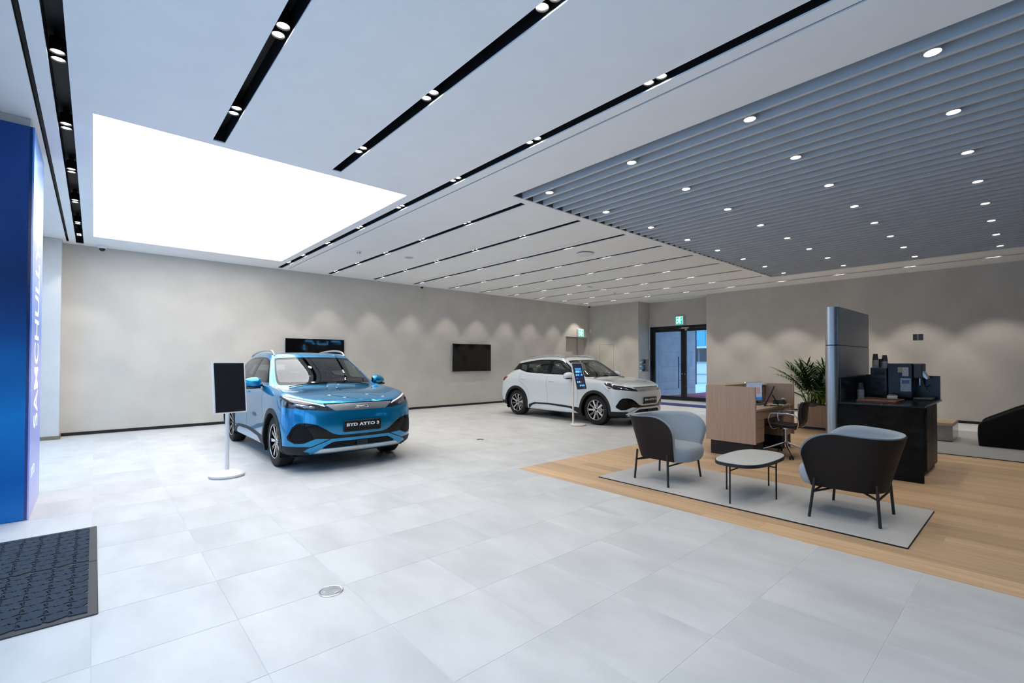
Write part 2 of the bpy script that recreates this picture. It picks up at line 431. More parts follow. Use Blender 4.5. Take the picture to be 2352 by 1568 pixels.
# ------------------------------------------------------------------ twin downlights in the channels
M_CAN = mat('black_can', (0.01, 0.01, 0.011), rough=0.4, noise=0.1)
M_LENS = mat('lamp_lens', (0.9, 0.9, 0.9), rough=0.4, noise=0.01, emit=(1.0, 0.97, 0.92), estr=14.0)
WARM = (1.0, 0.935, 0.84)
mb = MB()
for s in (-1, 1):
    T = Matrix.Translation((0, s*0.058, 0))
    mb.lathe([(0.0, 0.012), (0.036, 0.012), (0.041, 0.0), (0.046, 0.0), (0.046, 0.10), (0.0, 0.10)], 20, T, cap=False)
mb.box(-0.02, 0.02, -0.10, 0.10, 0.10, 0.15)
can_me = mb.mesh('twin_downlight', True); can_me.materials.append(M_CAN)
lens_me = MB().lathe([(0.0, 0.004), (0.030, 0.006), (0.037, 0.0115)], 20, cap=False).mesh('lens', True); lens_me.materials.append(M_LENS)
def spot_data(name, watts, deg, blend, rad):
    L = bpy.data.lights.new(name, 'SPOT'); L.energy = watts; L.spot_size = math.radians(deg); L.spot_blend = blend; L.shadow_soft_size = rad; L.color = WARM
    return L
SP_TWIN = spot_data('twin_beam', W_TWIN, 78, 0.35, 0.04)
SP_WALL = spot_data('wall_beam', W_TWIN*2.6, 76, 0.4, 0.04)
SP_NEAR = spot_data('near_wall_beam', W_TWIN*1.25, 66, 0.5, 0.04)
SP_REC = spot_data('recess_beam', W_RECESS, 84, 0.5, 0.04)
TW_LABEL = ['twin black downlight in the channel beside the blue banner column', 'twin black downlight in the short channel ending at the middle of the luminous panel',
            'twin black downlight in the channel ending at the luminous panel near its right corner', 'twin black downlight in the long channel running along the side of the luminous panel']
def chan_label(i):
    if i < 4: return TW_LABEL[i]
    if i == 12: return 'twin black downlight in the long channel along the right wall above the sockets'
    return 'twin black downlight in the %s ceiling channel counted from the luminous panel' % ["second", "third", "fourth", "fifth", "sixth", "seventh", "eighth", "ninth"][i-4]
GRID = [11.93, 10.62, 9.18, 7.72, 6.28, 4.86, 3.46, 2.05, 0.65]
for i, (x, a, b) in enumerate(STRIPS):
    for y in GRID:
        if not (a+0.15 < y < b-0.1): continue
        if i >= 4 and i < 12 and y < 5.2: continue
        if i < 4 and y < -1.0: continue
        if i < 4 and y > 11.5: y = 11.6
        t = tag(obj('twin_downlight', can_me, None, (x, y, ZC+0.024)), chan_label(i), 'downlight', 'twin downlights of channel %d' % (i+1))
        for s in (-1, 1): obj('lens', lens_me, t, (0, s*0.058, 0))
        l = obj('beam', SP_WALL if i == 12 else SP_NEAR if y > 11.5 and i > 3 else SP_TWIN, t, (0, 0, -0.01))
# ------------------------------------------------------------------ single round downlights between the slats
M_WCAN = mat('grey_can', (0.55, 0.56, 0.58), rough=0.4, noise=0.05)
wc = MB().lathe([(0.0, 0.010), (0.045, 0.010), (0.050, 0.0), (0.055, 0.0), (0.055, 0.13), (0.0, 0.13)], 24, cap=False).mesh('slat_downlight', True); wc.materials.append(M_WCAN)
wl = MB().lathe([(0.0, 0.001), (0.040, 0.003), (0.046, 0.0095)], 24, cap=False).mesh('lens', True); wl.materials.append(M_LENS)
for k in range(8):
    for y in (4.36, 3.07, 1.78, 0.50, -0.8):
        t = tag(obj('slat_downlight', wc, None, (SLAT0+SLATP*0.5+SLATP*6*k, y, ZC+0.006)), 'small round downlight set between the grey ceiling slats', 'downlight', 'round downlights of the slatted ceiling')
        obj('lens', wl, t)
        obj('beam', SP_REC, t, (0, 0, -0.01))
# ------------------------------------------------------------------ glass double door in the alcove and the street beyond
def frame_rect(mb, x0, x1, y0, y1, z0, z1, w, wb=None):
    wb = wb or w
    mb.box(x0, x1, y0, y0+w, z0, z1); mb.box(x0, x1, y1-w, y1, z0, z1); mb.box(x0, x1, y0+w, y1-w, z0, z0+wb); mb.box(x0, x1, y0+w, y1-w, z1-w, z1)
    return mb
DX = 16.22
M_TINT = glass_mat('blue_tinted_glass', (0.88, 0.93, 0.96))
door = struct(frame_rect(MB(), DX, DX+0.14, 7.475, 10.12, 0.0, 2.77, 0.10, 0.004).build('door_2', M_FRAME))
M_STEEL = mat('brushed_steel', (0.55, 0.56, 0.57), rough=0.3, metal=1.0, noise=0.06, scale=30)
for k, (a, b) in enumerate(((7.58, 8.735), (8.745, 10.015))):
    leaf = frame_rect(MB(), DX+0.03, DX+0.085, a, b, 0.012, 2.665, 0.105, 0.13).build('door_leaf', M_FRAME, door)
    boxobj('pane', (DX+0.052, DX+0.062, a+0.105, b-0.105, 0.142, 2.56), M_TINT, leaf)
    yh = b-0.05 if k == 0 else a+0.05
    h = MB(); yy = yh+(-0.08 if k == 0 else 0.10)
    h.tube([(DX-0.045, yy, 0.46), (DX-0.045, yy, 1.62)], 0.016, 10)
    for z in (0.75, 1.33): h.tube([(DX-0.045, yy, z), (DX+0.04, yy, z)], 0.010, 8)
    h.build('pull_handle', M_FRAME, leaf, smooth=True)
    MB().cyl(0.018, 0, 0.02, 14, Matrix.Translation((DX+0.028, yh, 0.98))@Matrix.Rotation(-PI/2, 4, 'Y')).build('lock', M_STEEL, leaf)
MB().box(DX-0.06, DX+0.02, 8.50, 8.78, 2.66, 2.70).box(DX-0.10, DX-0.02, 8.55, 8.62, 2.58, 2.645).box(DX-0.09, DX-0.07, 8.50, 8.86, 2.645, 2.655).build('door_closer', M_STEEL, door)
lm = text_mesh('BYD', 0.16, 0.0005, 1.7, 0.0); lm.materials.append(mat('frosted_film', (0.75, 0.82, 0.9), rough=0.6, noise=0.02, alpha=0.25))
dec = obj('glass_lettering', lm, door.children[1]); dec.matrix_local = frame_matrix((DX+0.05, 9.32, 1.02), (0, 1, 0), (0, 0, 1), (1, 0, 0))
# blue entrance strip on the floor inside the door
tag(MB().bbox(14.15, 14.95, 6.75, 9.6, 0.001, 0.012, b=0.004).build('doorway_mat', mat('navy_mat', (0.035, 0.045, 0.16), rough=0.9, noise=0.15, scale=200, bump=0.3)),
    'dark navy mat lying across the floor before the glass door', 'mat')
# outside
M_ASPH = mat('light_paving', (0.74, 0.76, 0.79), rough=0.9, noise=0.1, scale=8, bump=0.1)
ground = struct(MB().box(-60, XL-0.15, -60, 70, -0.2, -0.02).box(16.6, 80, -60, 70, -0.2, -0.02).box(XL-0.15, 16.6, YA+0.36, 70, -0.2, -0.02).box(XL-0.15, 16.6, -60, YF-0.2, -0.2, -0.02).build('floor_street', M_ASPH))
tag(MB().bbox(16.62, 21.5, 7.0, 10.38, -0.02, 0.004, b=0.003).build('porch_carpet', mat('magenta_carpet', (0.42, 0.055, 0.14), rough=0.95, noise=0.1, scale=150, bump=0.2)),
    'flat magenta red carpet covering the porch outside the glass door', 'carpet')
M_CONC = mat('concrete_cladding', (0.46, 0.49, 0.52), rough=0.85, noise=0.12, scale=3, bump=0.1, bscale=30)
cw = struct(MB().box(16.62, 20.4, 10.46, 10.8, -0.02, 4.6).build('wall_porch', mat('concrete_joint', (0.22, 0.25, 0.29), rough=0.9, noise=0.1)))
for i, (a, b) in enumerate(((16.62, 17.28), (17.285, 20.4))):
    for k in range(6):
        MB().bbox(a, b-0.005, 10.40, 10.46, 0.0+0.62*k-0.02+0.004, 0.62*(k+1)-0.02, b=0.003).build('cladding_panel', M_CONC, cw)
struct(MB().box(16.62, 22.5, 5.0, 10.8, 3.3, 3.5).build('added_shade_slab', M_CONC))  # unseen slab added to keep daylight off the porch wall and carpet
bd = thing('street_building', 'pale building across the street with green and blue upper panels', 'building', (30, 0, 0))
M_BW = mat('render_white', (0.75, 0.76, 0.77), rough=0.8, noise=0.04, scale=3)
MB().box(0, 6, 6, 26, 0, 1.35).box(0.3, 6, 6, 26, 1.35, 2.3).box(-0.15, 6, 6, 26, 2.3, 2.42).box(0.2, 6, 6, 26, 2.42, 4.15).build('wall', M_BW, bd)
cols = [mat('panel_green', (0.22, 0.60, 0.16), rough=0.35, noise=0.05), mat('panel_blue', (0.10, 0.42, 0.62), rough=0.3, noise=0.08, scale=2), mat('panel_teal', (0.08, 0.48, 0.66), rough=0.3, noise=0.08, scale=2)]
for k, y in enumerate(np.arange(12.2, 18.6, 0.62)):
    MB().bbox(0.12, 0.2, y, y+0.60, 2.44, 4.12, b=0.01).build('facade_panel', cols[0] if abs(y-16.5) < 0.4 else cols[1+k % 2], bd)
M_DARKW = mat('shop_glass', (0.03, 0.04, 0.05), rough=0.08, noise=0.3, scale=2)
for y in np.arange(12.0, 18.6, 1.6): MB().box(0.26, 0.3, y+0.03, y+1.57, 1.40, 2.27).build('shop_window', M_DARKW, bd)
mb = MB()
for z in (0.55, 1.3): mb.box(-0.06, 0, 6, 26, z, z+0.05)
mb.build('ledge', mat('ledge_grey', (0.35, 0.36, 0.38), rough=0.7, noise=0.05), bd)
up = thing('utility_pole', 'thin dark pole with overhead cables in the street outside the glass door', 'pole', (28.2, 14.35, -0.02))
MB().tube([(0, 0, 0), (0, 0, 9)], 0.05, 10).build('pole', M_FRAME, up, smooth=True)
for k in range(3): MB().tube([(-0.7, -6.4, 5.0+0.25*k), (0, 0, 4.55+0.28*k), (-0.2, 7.6, 4.9+0.3*k)], 0.015, 6).build('cable', M_FRAME, up, smooth=True)
# street backdrop opposite the glazed front, seen only as reflections
for k, (x, y0, y1, h, c) in enumerate(((-24, -14, 2, 9, (0.30, 0.30, 0.33)), (-22, 4, 13, 6, (0.42, 0.40, 0.40)), (-26, 15, 30, 12, (0.25, 0.27, 0.30)))):
    m = mat('street_facade_%d' % k, c, rough=0.7, noise=0.1, scale=1)
    o = thing('street_building', ['wide grey building facing the glazed street front', 'low beige building facing the blue banner column', 'tall dark building at the far end of the street'][k], 'building', (x, (y0+y1)/2, -0.02))
    MB().box(-5, 0, (y0-y1)/2, (y1-y0)/2, 0, h).build('wall', m, o)
    for z in np.arange(1.5, h-1, 2.4):
        for y in np.arange((y0-y1)/2+0.8, (y1-y0)/2-1.5, 2.6): MB().box(0, 0.05, y, y+1.6, z, z+1.3).build('window', M_DARKW, o)

# ------------------------------------------------------------------ banner column
def ramp_mat(name, stops, axis, rough, estr, wave=0.0, wscale=1.0):
    m = bpy.data.materials.new(name); m.use_nodes = True; nt = m.node_tree; p = nt.nodes['Principled BSDF']; p.inputs['Roughness'].default_value = rough
    tc = nt.nodes.new('ShaderNodeTexCoord'); sp = nt.nodes.new('ShaderNodeSeparateXYZ'); cr = nt.nodes.new('ShaderNodeValToRGB')
    nz = nt.nodes.new('ShaderNodeTexNoise'); nz.inputs['Scale'].default_value = wscale; nz.inputs['Detail'].default_value = 1.0
    ad = nt.nodes.new('ShaderNodeMath'); ad.operation = 'MULTIPLY_ADD'; ad.inputs[1].default_value = wave
    nt.links.new(tc.outputs['Generated'], sp.inputs[0]); nt.links.new(tc.outputs['Object'], nz.inputs['Vector'])
    nt.links.new(nz.outputs['Fac'], ad.inputs[0]); nt.links.new(sp.outputs[axis], ad.inputs[2]); nt.links.new(ad.outputs[0], cr.inputs[0])
    e = cr.color_ramp.elements
    while len(e) > 1: e.remove(e[-1])
    e[0].position, e[0].color = stops[0][0], (*stops[0][1], 1)
    for t, c in stops[1:]:
        q = e.new(t); q.color = (*c, 1)
    nt.links.new(cr.outputs[0], p.inputs['Base Color']); nt.links.new(cr.outputs[0], p.inputs['Emission Color']); p.inputs['Emission Strength'].default_value = estr; m.cycles.emission_sampling = 'NONE'
    return m
bc = thing('banner_column', 'square column wrapped in a glowing deep blue advertising banner with white lettering', 'banner', (-0.445, 6.21, 0))
boxobj('column_core', (-0.75, -0.02, 0.03, 1.06, 0.0, ZC-0.002), M_WALL2, bc)
M_BLUE = ramp_mat('banner_blue_print', [(0.0, (0.0, 0.21, 0.60)), (0.22, (0.0, 0.10, 0.38)), (0.38, (0.0, 0.17, 0.48)), (0.55, (0.0, 0.045, 0.20)), (0.75, (0.0, 0.018, 0.10)), (1.0, (0.0, 0.035, 0.20))], 'Z', 0.35, 0.16, 0.25, 0.9)
M_LAV = ramp_mat('banner_lavender_print', [(0.0, (0.55, 0.52, 0.80)), (0.25, (0.26, 0.33, 0.75)), (0.42, (0.42, 0.42, 0.78)), (0.55, (0.10, 0.22, 0.62)), (0.68, (0.30, 0.40, 0.78)), (0.80, (0.62, 0.64, 0.82)), (0.93, (0.08, 0.22, 0.60)), (1.0, (0.05, 0.18, 0.55))], 'Z', 0.35, 0.12, 0.12, 1.5)
boxobj('front_print', (-0.75, 0.0, -0.012, 0.03, 0.004, 3.63), M_BLUE, bc)
boxobj('side_print', (-0.02, 0.012, -0.012, 1.07, 0.004, 3.63), M_LAV, bc)
M_PRINTW = mat('white_print', (0.85, 0.88, 0.92), rough=0.5, noise=0.01, emit=(0.85, 0.9, 1.0), estr=0.35)
tm = text_mesh('SAMCHULLY EV', 0.5, 0.0004, 1.0, 0.006)
xsz = [v.co.x for v in tm.vertices]; ysz = [v.co.y for v in tm.vertices]
sx, sy = 2.31/(max(xsz)-min(xsz)), 0.42/(max(ysz)-min(ysz))
for v in tm.vertices: v.co.x *= sx; v.co.y *= sy
tm.materials.append(M_PRINTW)
t_ = obj('lettering', tm, bc); t_.matrix_local = frame_matrix((0.0135, 0.52, 1.945), (0, 0, 1), (0, -1, 0), (1, 0, 0))
tm2 = text_mesh('BYD', 0.13, 0.0003, 1.5, 0.002); tm2.materials.append(M_PRINTW)
t2 = obj('small_lettering', tm2, bc); t2.matrix_local = frame_matrix((0.0135, 0.30, 0.40), (0, 1, 0), (0, 0, 1), (1, 0, 0))

# ------------------------------------------------------------------ entrance mat: rubber tray, raised carpet ribs
dm = thing('entrance_mat', 'dark blue-grey ribbed entrance mat with a black rubber border', 'mat', (0, 0, 0))
M_RUB = mat('black_rubber', (0.035, 0.037, 0.042), rough=0.55, noise=0.1, scale=40)
M_RIB = mat('mat_fibre', (0.040, 0.055, 0.080), rough=0.95, noise=0.25, scale=300, bump=0.4)
for a, b in ((3.64, 4.595), (4.605, 5.55)):
    tray = MB().bbox(-0.98, 0.035, a, b, 0.0005, 0.008, b=0.004).build('tray', M_RUB, dm)
    mb = MB(); x0, x1, y0, y1 = -0.93, -0.012, a+(0.045 if a < 4 else 0.012), b-(0.012 if a < 4 else 0.045)
    bs = 0.105
    nx, ny = int((x1-x0)/bs)+1, int((y1-y0)/bs)+1
    for i in range(nx):
        for j in range(ny):
            cx, cyy = x0+bs*(i+0.5), y0+bs*(j+0.5); ang = 0.55 if (i+j) % 2 else -0.18
            ca, sa = math.cos(ang), math.sin(ang)
            for k in range(-4, 5):
                off = k*0.0118; px, py = cx-sa*off, cyy+ca*off; L = 0.062-abs(k)*0.003
                p = [(px+ca*l-sa*w, py+sa*l+ca*w) for l, w in ((-L, -0.0045), (L, -0.0045), (L, 0.0045), (-L, 0.0045))]
                p = [(min(max(x, x0), x1), min(max(y, y0), y1)) for x, y in p]
                if abs(p[0][0]-p[1][0])+abs(p[0][1]-p[1][1]) < 0.01: continue
                mb.add([(*q, 0.008) for q in p]+[(q[0]*0.999+px*0.001, q[1]*0.999+py*0.001, 0.0135) for q in p], [(4, 5, 6, 7), (0, 1, 5, 4), (1, 2, 6, 5), (2, 3, 7, 6), (3, 0, 4, 7)])
    stuff(mb.build('carpet_ribs', M_RIB, dm))

# ------------------------------------------------------------------ round steel floor boxes
def floor_box(x, y, r, label):
    t = thing('floor_outlet', label, 'floor outlet', (x, y, 0), 0.4)
    MB().lathe([(r, 0.0005), (r, 0.003), (r*0.93, 0.006), (r*0.86, 0.0045), (r*0.86, 0.002)], 40, cap=False).build('ring', M_STEEL, t, smooth=True)
    MB().lathe([(0.0, 0.0036), (r*0.84, 0.0036), (r*0.85, 0.002)], 40, cap=False).build('lid', mat('satin_lid', (0.30, 0.33, 0.36), rough=0.35, metal=1.0, noise=0.15, scale=14), t, smooth=True)
    MB().bbox(-r*0.22, r*0.22, -r*0.72, -r*0.5, 0.0036, 0.0055, b=0.001).bbox(-r*0.5, -r*0.34, r*0.2, r*0.42, 0.0036, 0.005, b=0.001).build('lid_catch', M_STEEL, t)
floor_box(1.145, 3.02, 0.075, 'round steel floor outlet on bare tiles near the entrance mat')
floor_box(5.38, 6.93, 0.065, 'round floor outlet on the tiles between the blue car and the white car')
floor_box(9.3, 6.35, 0.06, 'round floor outlet under the nose of the white car')

# ------------------------------------------------------------------ wall screens
M_SCREEN = mat('black_screen', (0.004, 0.004, 0.005), rough=0.04, spec=0.6, noise=0.05)
M_BEZEL = mat('silver_bezel', (0.62, 0.63, 0.65), rough=0.35, metal=0.8, noise=0.03)
def tv(x0, x1, z0, z1, label):
    t = thing('wall_television', label, 'television', ((x0+x1)/2, YA, z0)); w, h = (x1-x0)/2, z1-z0
    boxobj('wall_mount', (-w*0.5, w*0.5, -0.03, 0.0, h*0.25, h*0.75), M_FRAME, t)
    MB().bbox(-w, w, -0.062, -0.03, 0, h, b=0.006).build('casing', M_BEZEL, t)
    boxobj('screen', (-w+0.006, w-0.006, -0.0645, -0.062, 0.008, h-0.006), M_SCREEN, t)
tv(3.53, 5.02, 1.18, 2.02, 'wide black television on the wall half hidden behind the blue car')
tv(8.50, 10.09, 1.10, 2.01, 'wide black television fully visible on the wall between the two cars')
# lit logo on the rear wall, mirrored in the first television
M_NEON = mat('blue_neon', (0.1, 0.4, 0.8), emit=(0.10, 0.42, 0.85), estr=14.0, noise=0.01)
ls = thing('logo_sign', 'blue neon lettering on the rear wall mirrored in the television behind the blue car', 'sign', (10.39, YF, 2.36), PI)
for k, strokes in enumerate(([[(-0.30, 0.25), (0.24, 0.25), (0.28, 0.02), (-0.2, 0.02)], [(0.28, 0.0), (0.28, -0.25), (-0.30, -0.25)]],
                            [[(-0.3, 0.25), (-0.3, 0.06), (0.28, 0.06), (0.28, 0.25)], [(0.0, 0.06), (0.0, -0.25)]],
                            [[(-0.2, 0.25), (0.15, 0.25), (0.28, 0.1), (0.28, -0.1), (0.15, -0.25), (-0.28, -0.25), (-0.28, 0.0)]])):
    mb = MB()
    for st in strokes: mb.tube([((k-1)*0.82-x, -0.05, z) for x, z in st], 0.022, 8)
    mb.build('neon_letter', M_NEON, ls, smooth=True)

# ------------------------------------------------------------------ exit signs, wall bits
M_GREEN = mat('exit_green', (0.0, 0.35, 0.22), emit=(0.0, 0.55, 0.36), estr=1.3, noise=0.01)
M_EXITW = mat('exit_white', (0.9, 1.0, 0.95), emit=(0.75, 1.0, 0.92), estr=1.6, noise=0.01)
M_GREYP = mat('light_grey_plastic', (0.62, 0.64, 0.66), rough=0.5, noise=0.03)
M_WHITEP = mat('white_plastic', (0.80, 0.80, 0.80), rough=0.4, noise=0.02)
def exit_sign(label, M):
    t = thing('exit_sign', label, 'sign'); t.matrix_world = M
    MB().bbox(-0.19, 0.19, -0.17, 0.17, 0, 0.09, b=0.012).build('housing', M_GREYP, t)
    boxobj('green_face', (-0.135, 0.135, -0.145, 0.145, 0.09, 0.0925), M_GREEN, t)
    z = 0.0925
    mb = MB()
    mb.prism([(0.035*math.cos(a)+0.01, 0.095+0.03*math.sin(a)) for a in np.linspace(0, 2*PI, 14)[:-1]], z, z+0.002)
    mb.prism([(-0.06, 0.06), (0.0, 0.062), (0.055, 0.02), (0.085, 0.04), (0.095, 0.025), (0.055, -0.01), (0.02, 0.01), (0.015, -0.03), (0.055, -0.065), (0.035, -0.125), (0.01, -0.12), (0.025, -0.072), (-0.025, -0.045), (-0.05, -0.095), (-0.105, -0.10), (-0.105, -0.08), (-0.066, -0.075), (-0.045, -0.02), (-0.04, 0.03), (-0.07, 0.025), (-0.095, -0.005), (-0.11, 0.005), (-0.085, 0.045)], z, z+0.002)
    mb.build('running_figure', M_EXITW, t)
    mb = MB(); mb.box(-0.125, -0.115, -0.135, 0.135, z, z+0.001); mb.box(0.115, 0.125, -0.135, 0.135, z, z+0.001); mb.box(-0.125, 0.125, 0.128, 0.138, z, z+0.001); mb.build('doorway_symbol', M_EXITW, t)
exit_sign('green lit exit sign on the wall above the recessed beige door', frame_matrix((14.78, YA, 2.585), (1, 0, 0), (0, 0, 1), (0, -1, 0)))
exit_sign('green lit exit sign on the wall above the glass double door', frame_matrix((16.2, 8.83, 2.95), (0, -1, 0), (0, 0, 1), (-1, 0, 0)))
t = thing('motion_sensor', 'small white sensor in the wall corner above the recessed door', 'sensor', (XB, YA-0.06, 2.62))
MB().bbox(-0.06, 0.0, -0.04, 0.04, 0, 0.13, b=0.015).build('housing', M_WHITEP, t, smooth=True)
MB().bbox(-0.065, -0.06, -0.025, 0.025, 0.06, 0.10, b=0.003).build('lens_window', M_GREYP, t)
t = thing('socket_plate', 'pair of dark grey socket plates on the right wall', 'socket', (XB, 2.03, 2.0))
M_DGREY = mat('dark_grey_plastic', (0.04, 0.042, 0.046), rough=0.45, noise=0.05)
for y in (-0.052, 0.052):
    pl = MB().bbox(-0.012, 0.0, y-0.047, y+0.047, 0, 0.15, b=0.004).build('plate', M_DGREY, t)
    for z in (0.045, 0.105): MB().cyl(0.017, 0, 0.003, 14, Matrix.Translation((-0.012, y, z))@Matrix.Rotation(-PI/2, 4, 'Y')).build('socket_hole', M_BLACK, pl)
def dome_cam(x, y, label):
    t = thing('dome_camera', label, 'security camera', (x, y, ZC))
    MB().lathe([(0.0, 0.0), (0.085, 0.0), (0.085, -0.012), (0.072, -0.045), (0.055, -0.06), (0.0, -0.06)][::-1], 28, cap=False).build('housing', M_WHITEP, t, smooth=True)
    MB().lathe([(0.0, -0.115), (0.028, -0.108), (0.047, -0.085), (0.05, -0.06)], 24, cap=False).build('dome', mat('smoked_dome', (0.012, 0.012, 0.014), rough=0.06, noise=0.05), t, smooth=True)
dome_cam(0.10, 12.25, 'small dome camera on the ceiling by the corner of the luminous panel')
dome_cam(7.28, 12.22, 'small dome camera on the ceiling at the wall right of the television')
dome_cam(14.95, 12.1, 'small dome camera on the ceiling in the corner above the sensor')
def smoke(x, y, label):
    t = thing('smoke_detector', label, 'smoke detector', (x, y, ZC))
    MB().lathe([(0.0, -0.05), (0.022, -0.05), (0.03, -0.035), (0.05, -0.018), (0.055, 0.0), (0.0, 0.0)], 24, cap=False).build('housing', M_WHITEP, t, smooth=True)
    mb = MB()
    for k in range(4):
        a = k*PI/2; mb.box(-0.006, 0.006, -0.006, 0.006, -0.05, -0.03, Matrix.Translation((0.031*math.cos(a), 0.031*math.sin(a), 0)))
    mb.build('vent_slits', M_DGREY, t)
smoke(4.05, 9.3, 'white smoke detector on the ceiling nearest the luminous panel')
smoke(12.75, 9.25, 'white smoke detector on the ceiling close to the glass door')
def speaker(x, y, r, label):
    t = thing('ceiling_speaker', label, 'ceiling speaker', (x, y, ZC))
    MB().lathe([(0.0, -0.006), (r*0.86, -0.006), (r*0.9, -0.010), (r, -0.006), (r, 0.0), (0.0, 0.0)], 36, cap=False).build('ring', mat('speaker_grey', (0.66, 0.66, 0.66), rough=0.6, noise=0.03), t, smooth=True)
    MB().lathe([(0.0, -0.009), (r*0.84, -0.007)], 36, cap=False).build('grille', mat('speaker_grille', (0.52, 0.52, 0.52), rough=0.8, noise=0.3, scale=300, bump=0.3), t)
speaker(5.12, 9.15, 0.10, 'flat round ceiling speaker near the luminous panel')
speaker(11.3, 9.1, 0.09, 'flat round ceiling speaker far back above the white car')
t = thing('air_diffuser', 'raised round white ceiling disc close to the slatted ceiling', 'air vent', (7.65, 6.3, ZC))
MB().lathe([(0.0, -0.05), (0.12, -0.048), (0.17, -0.035), (0.18, -0.02), (0.16, -0.018)], 40, cap=False).build('disc', M_WHITEP, t, smooth=True)
MB().lathe([(0.13, -0.02), (0.13, 0.0)], 32).build('neck', M_DGREY, t)
# niche beside the glass door
M_CARD = mat('white_card', (0.75, 0.77, 0.8), rough=0.6, noise=0.03)
for i in range(3):
    for k in range(2):
        x = 15.545+0.085*k; z = 1.055+0.155*i
        t = thing('price_card', 'small white card in the wall niche beside the glass door', 'card', (x, 10.155, z), group='white cards in the wall niche')
        MB().bbox(0, 0.075, 0, 0.012, 0, 0.135, b=0.002).build('card', M_CARD, t)
        boxobj('printed_panel', (0.015, 0.06, -0.001, 0.0, 0.07, 0.12), M_DGREY, t)
        boxobj('foot', (0.005, 0.07, -0.02, 0.03, 0, 0.004), M_CARD, t)
for k, (x0, x1, z0, z1) in enumerate(((15.74, 15.96, 1.05, 1.30), (15.74, 15.93, 1.34, 1.50), (15.97, 16.02, 1.36, 1.49))):
    t = thing('control_box', ['larger dark control box at the bottom of the wall niche', 'dark control box with blue display in the wall niche', 'narrow dark switch at the top of the wall niche'][k], 'control box', (x0, 10.29, z0))
    MB().bbox(0, x1-x0, -0.10, 0, 0, z1-z0, b=0.006).build('housing', M_DGREY, t)
    MB().bbox(0.02, (x1-x0)*0.7, -0.103, -0.10, (z1-z0)*0.3, (z1-z0)*0.85, b=0.002).build('display', mat('dim_display', (0.01, 0.03, 0.05), rough=0.1, emit=(0.02, 0.08, 0.12), estr=0.6, noise=0.02), t)
# ------------------------------------------------------------------ portable screens on stands
M_STANDW = mat('stand_white', (0.78, 0.77, 0.77), rough=0.4, noise=0.015)
def screen_stand(loc, rotz, pitch, w, h, zc, label, beige=False, flat_base=False):
    """front looks along local -Y"""
    t = thing('display_stand', label, 'display stand', loc, rotz)
    m = mat('stand_cream', (0.74, 0.68, 0.64), rough=0.4, noise=0.015) if beige else M_STANDW
    if flat_base:
        MB().lathe([(0.0, 0.001), (0.165, 0.001), (0.175, 0.010), (0.175, 0.035), (0.165, 0.045), (0.0, 0.045)], 48, cap=False).build('base', m, t, smooth=True)
        px, py = -0.075, 0.075
        T = Matrix.Translation((px, py, 0))
        MB().lathe([(0.035, 0.045), (0.022, 0.075), (0.020, 0.09), (0.020, 1.16), (0.016, 1.17), (0.0, 1.17)], 20, T, cap=False).build('pole', m, t, smooth=True)
        C = Matrix.Translation((0.0, -0.03, zc))@Matrix.Rotation(-pitch, 4, 'X')
        MB().tube([(px, py, 1.08), (px*0.6, 0.06, zc-0.02), (0, 0.0, zc)], 0.012, 10).build('arm', m, t, smooth=True)
    else:
        MB().lathe([(0.0, 0.001), (0.19, 0.001), (0.195, 0.012)], 56, cap=False).build('base_foot', M_GREYP, t, smooth=True)
        MB().lathe([(0.195, 0.012), (0.200, 0.018), (0.200, 0.034), (0.192, 0.042), (0.12, 0.068), (0.05, 0.085), (0.0, 0.086)], 56, cap=False).build('base', m, t, smooth=True)
        MB().lathe([(0.026, 0.08), (0.026, 0.19), (0.0235, 0.19), (0.0235, zc), (0.0, zc)], 20, cap=False).build('pole', m, t, smooth=True)
        C = Matrix.Translation((0.0, -0.06, zc))@Matrix.Rotation(-pitch, 4, 'X')
        MB().tube([(0, 0, zc-0.03), (0, -0.05, zc)], 0.022, 12).build('arm', m, t, smooth=True)
    pan = MB().prism(rrect(w, h, 0.012), -0.015, 0.013, C@Matrix.Rotation(PI/2, 4, 'X')).build('display', m, t, smooth=True, angle=30)
    b = 0.014
    MB().prism(rrect(w-2*b, h-2*b, 0.004), 0.0125, 0.0140, C@Matrix.Rotation(PI/2, 4, 'X')).build('screen', M_SCREEN2, pan)
    return t, pan, C@Matrix.Rotation(PI/2, 4, 'X')
M_SCREEN2 = mat('matt_screen', (0.010, 0.010, 0.013), rough=0.35, noise=0.1, scale=200)
screen_stand((1.275, 6.87, 0), 0.17, 0.13, 0.375, 0.645, 1.125, 'white display stand with a blank black portrait screen on a round foot')
t, pan, C = screen_stand((8.20, 6.97, 0), 0.02, 0.26, 0.36, 0.62, 1.115, 'cream display stand with a lit tablet menu before the white car', True, True)
M_UI = [mat('ui_dark', (0.008, 0.012, 0.03), emit=(0.008, 0.013, 0.03), estr=1.0, noise=0.01), mat('ui_blue', (0.03, 0.18, 0.45), emit=(0.04, 0.25, 0.62), estr=1.0, noise=0.02),
        mat('ui_cyan', (0.15, 0.45, 0.75), emit=(0.15, 0.48, 0.8), estr=1.0, noise=0.02), mat('ui_royal', (0.01, 0.06, 0.6), emit=(0.01, 0.08, 0.8), estr=1.0, noise=0.02), mat('ui_red', (0.3, 0.01, 0.04), emit=(0.3, 0.01, 0.04), estr=1.0, noise=0.02), mat('ui_dim', (0.02, 0.03, 0.06), emit=(0.02, 0.03, 0.06), estr=1.0, noise=0.02)]
MB().prism(rrect(0.33, 0.59, 0.004), 0.0141, 0.0145, C).build('menu_background', M_UI[0], pan)
def ui(x, y, w, h, k, r=0.006): return MB().prism(rrect(w, h, r, 3), 0.0146, 0.0152, C@Matrix.Translation((x, y, 0))).build('menu_tile', M_UI[k], pan)
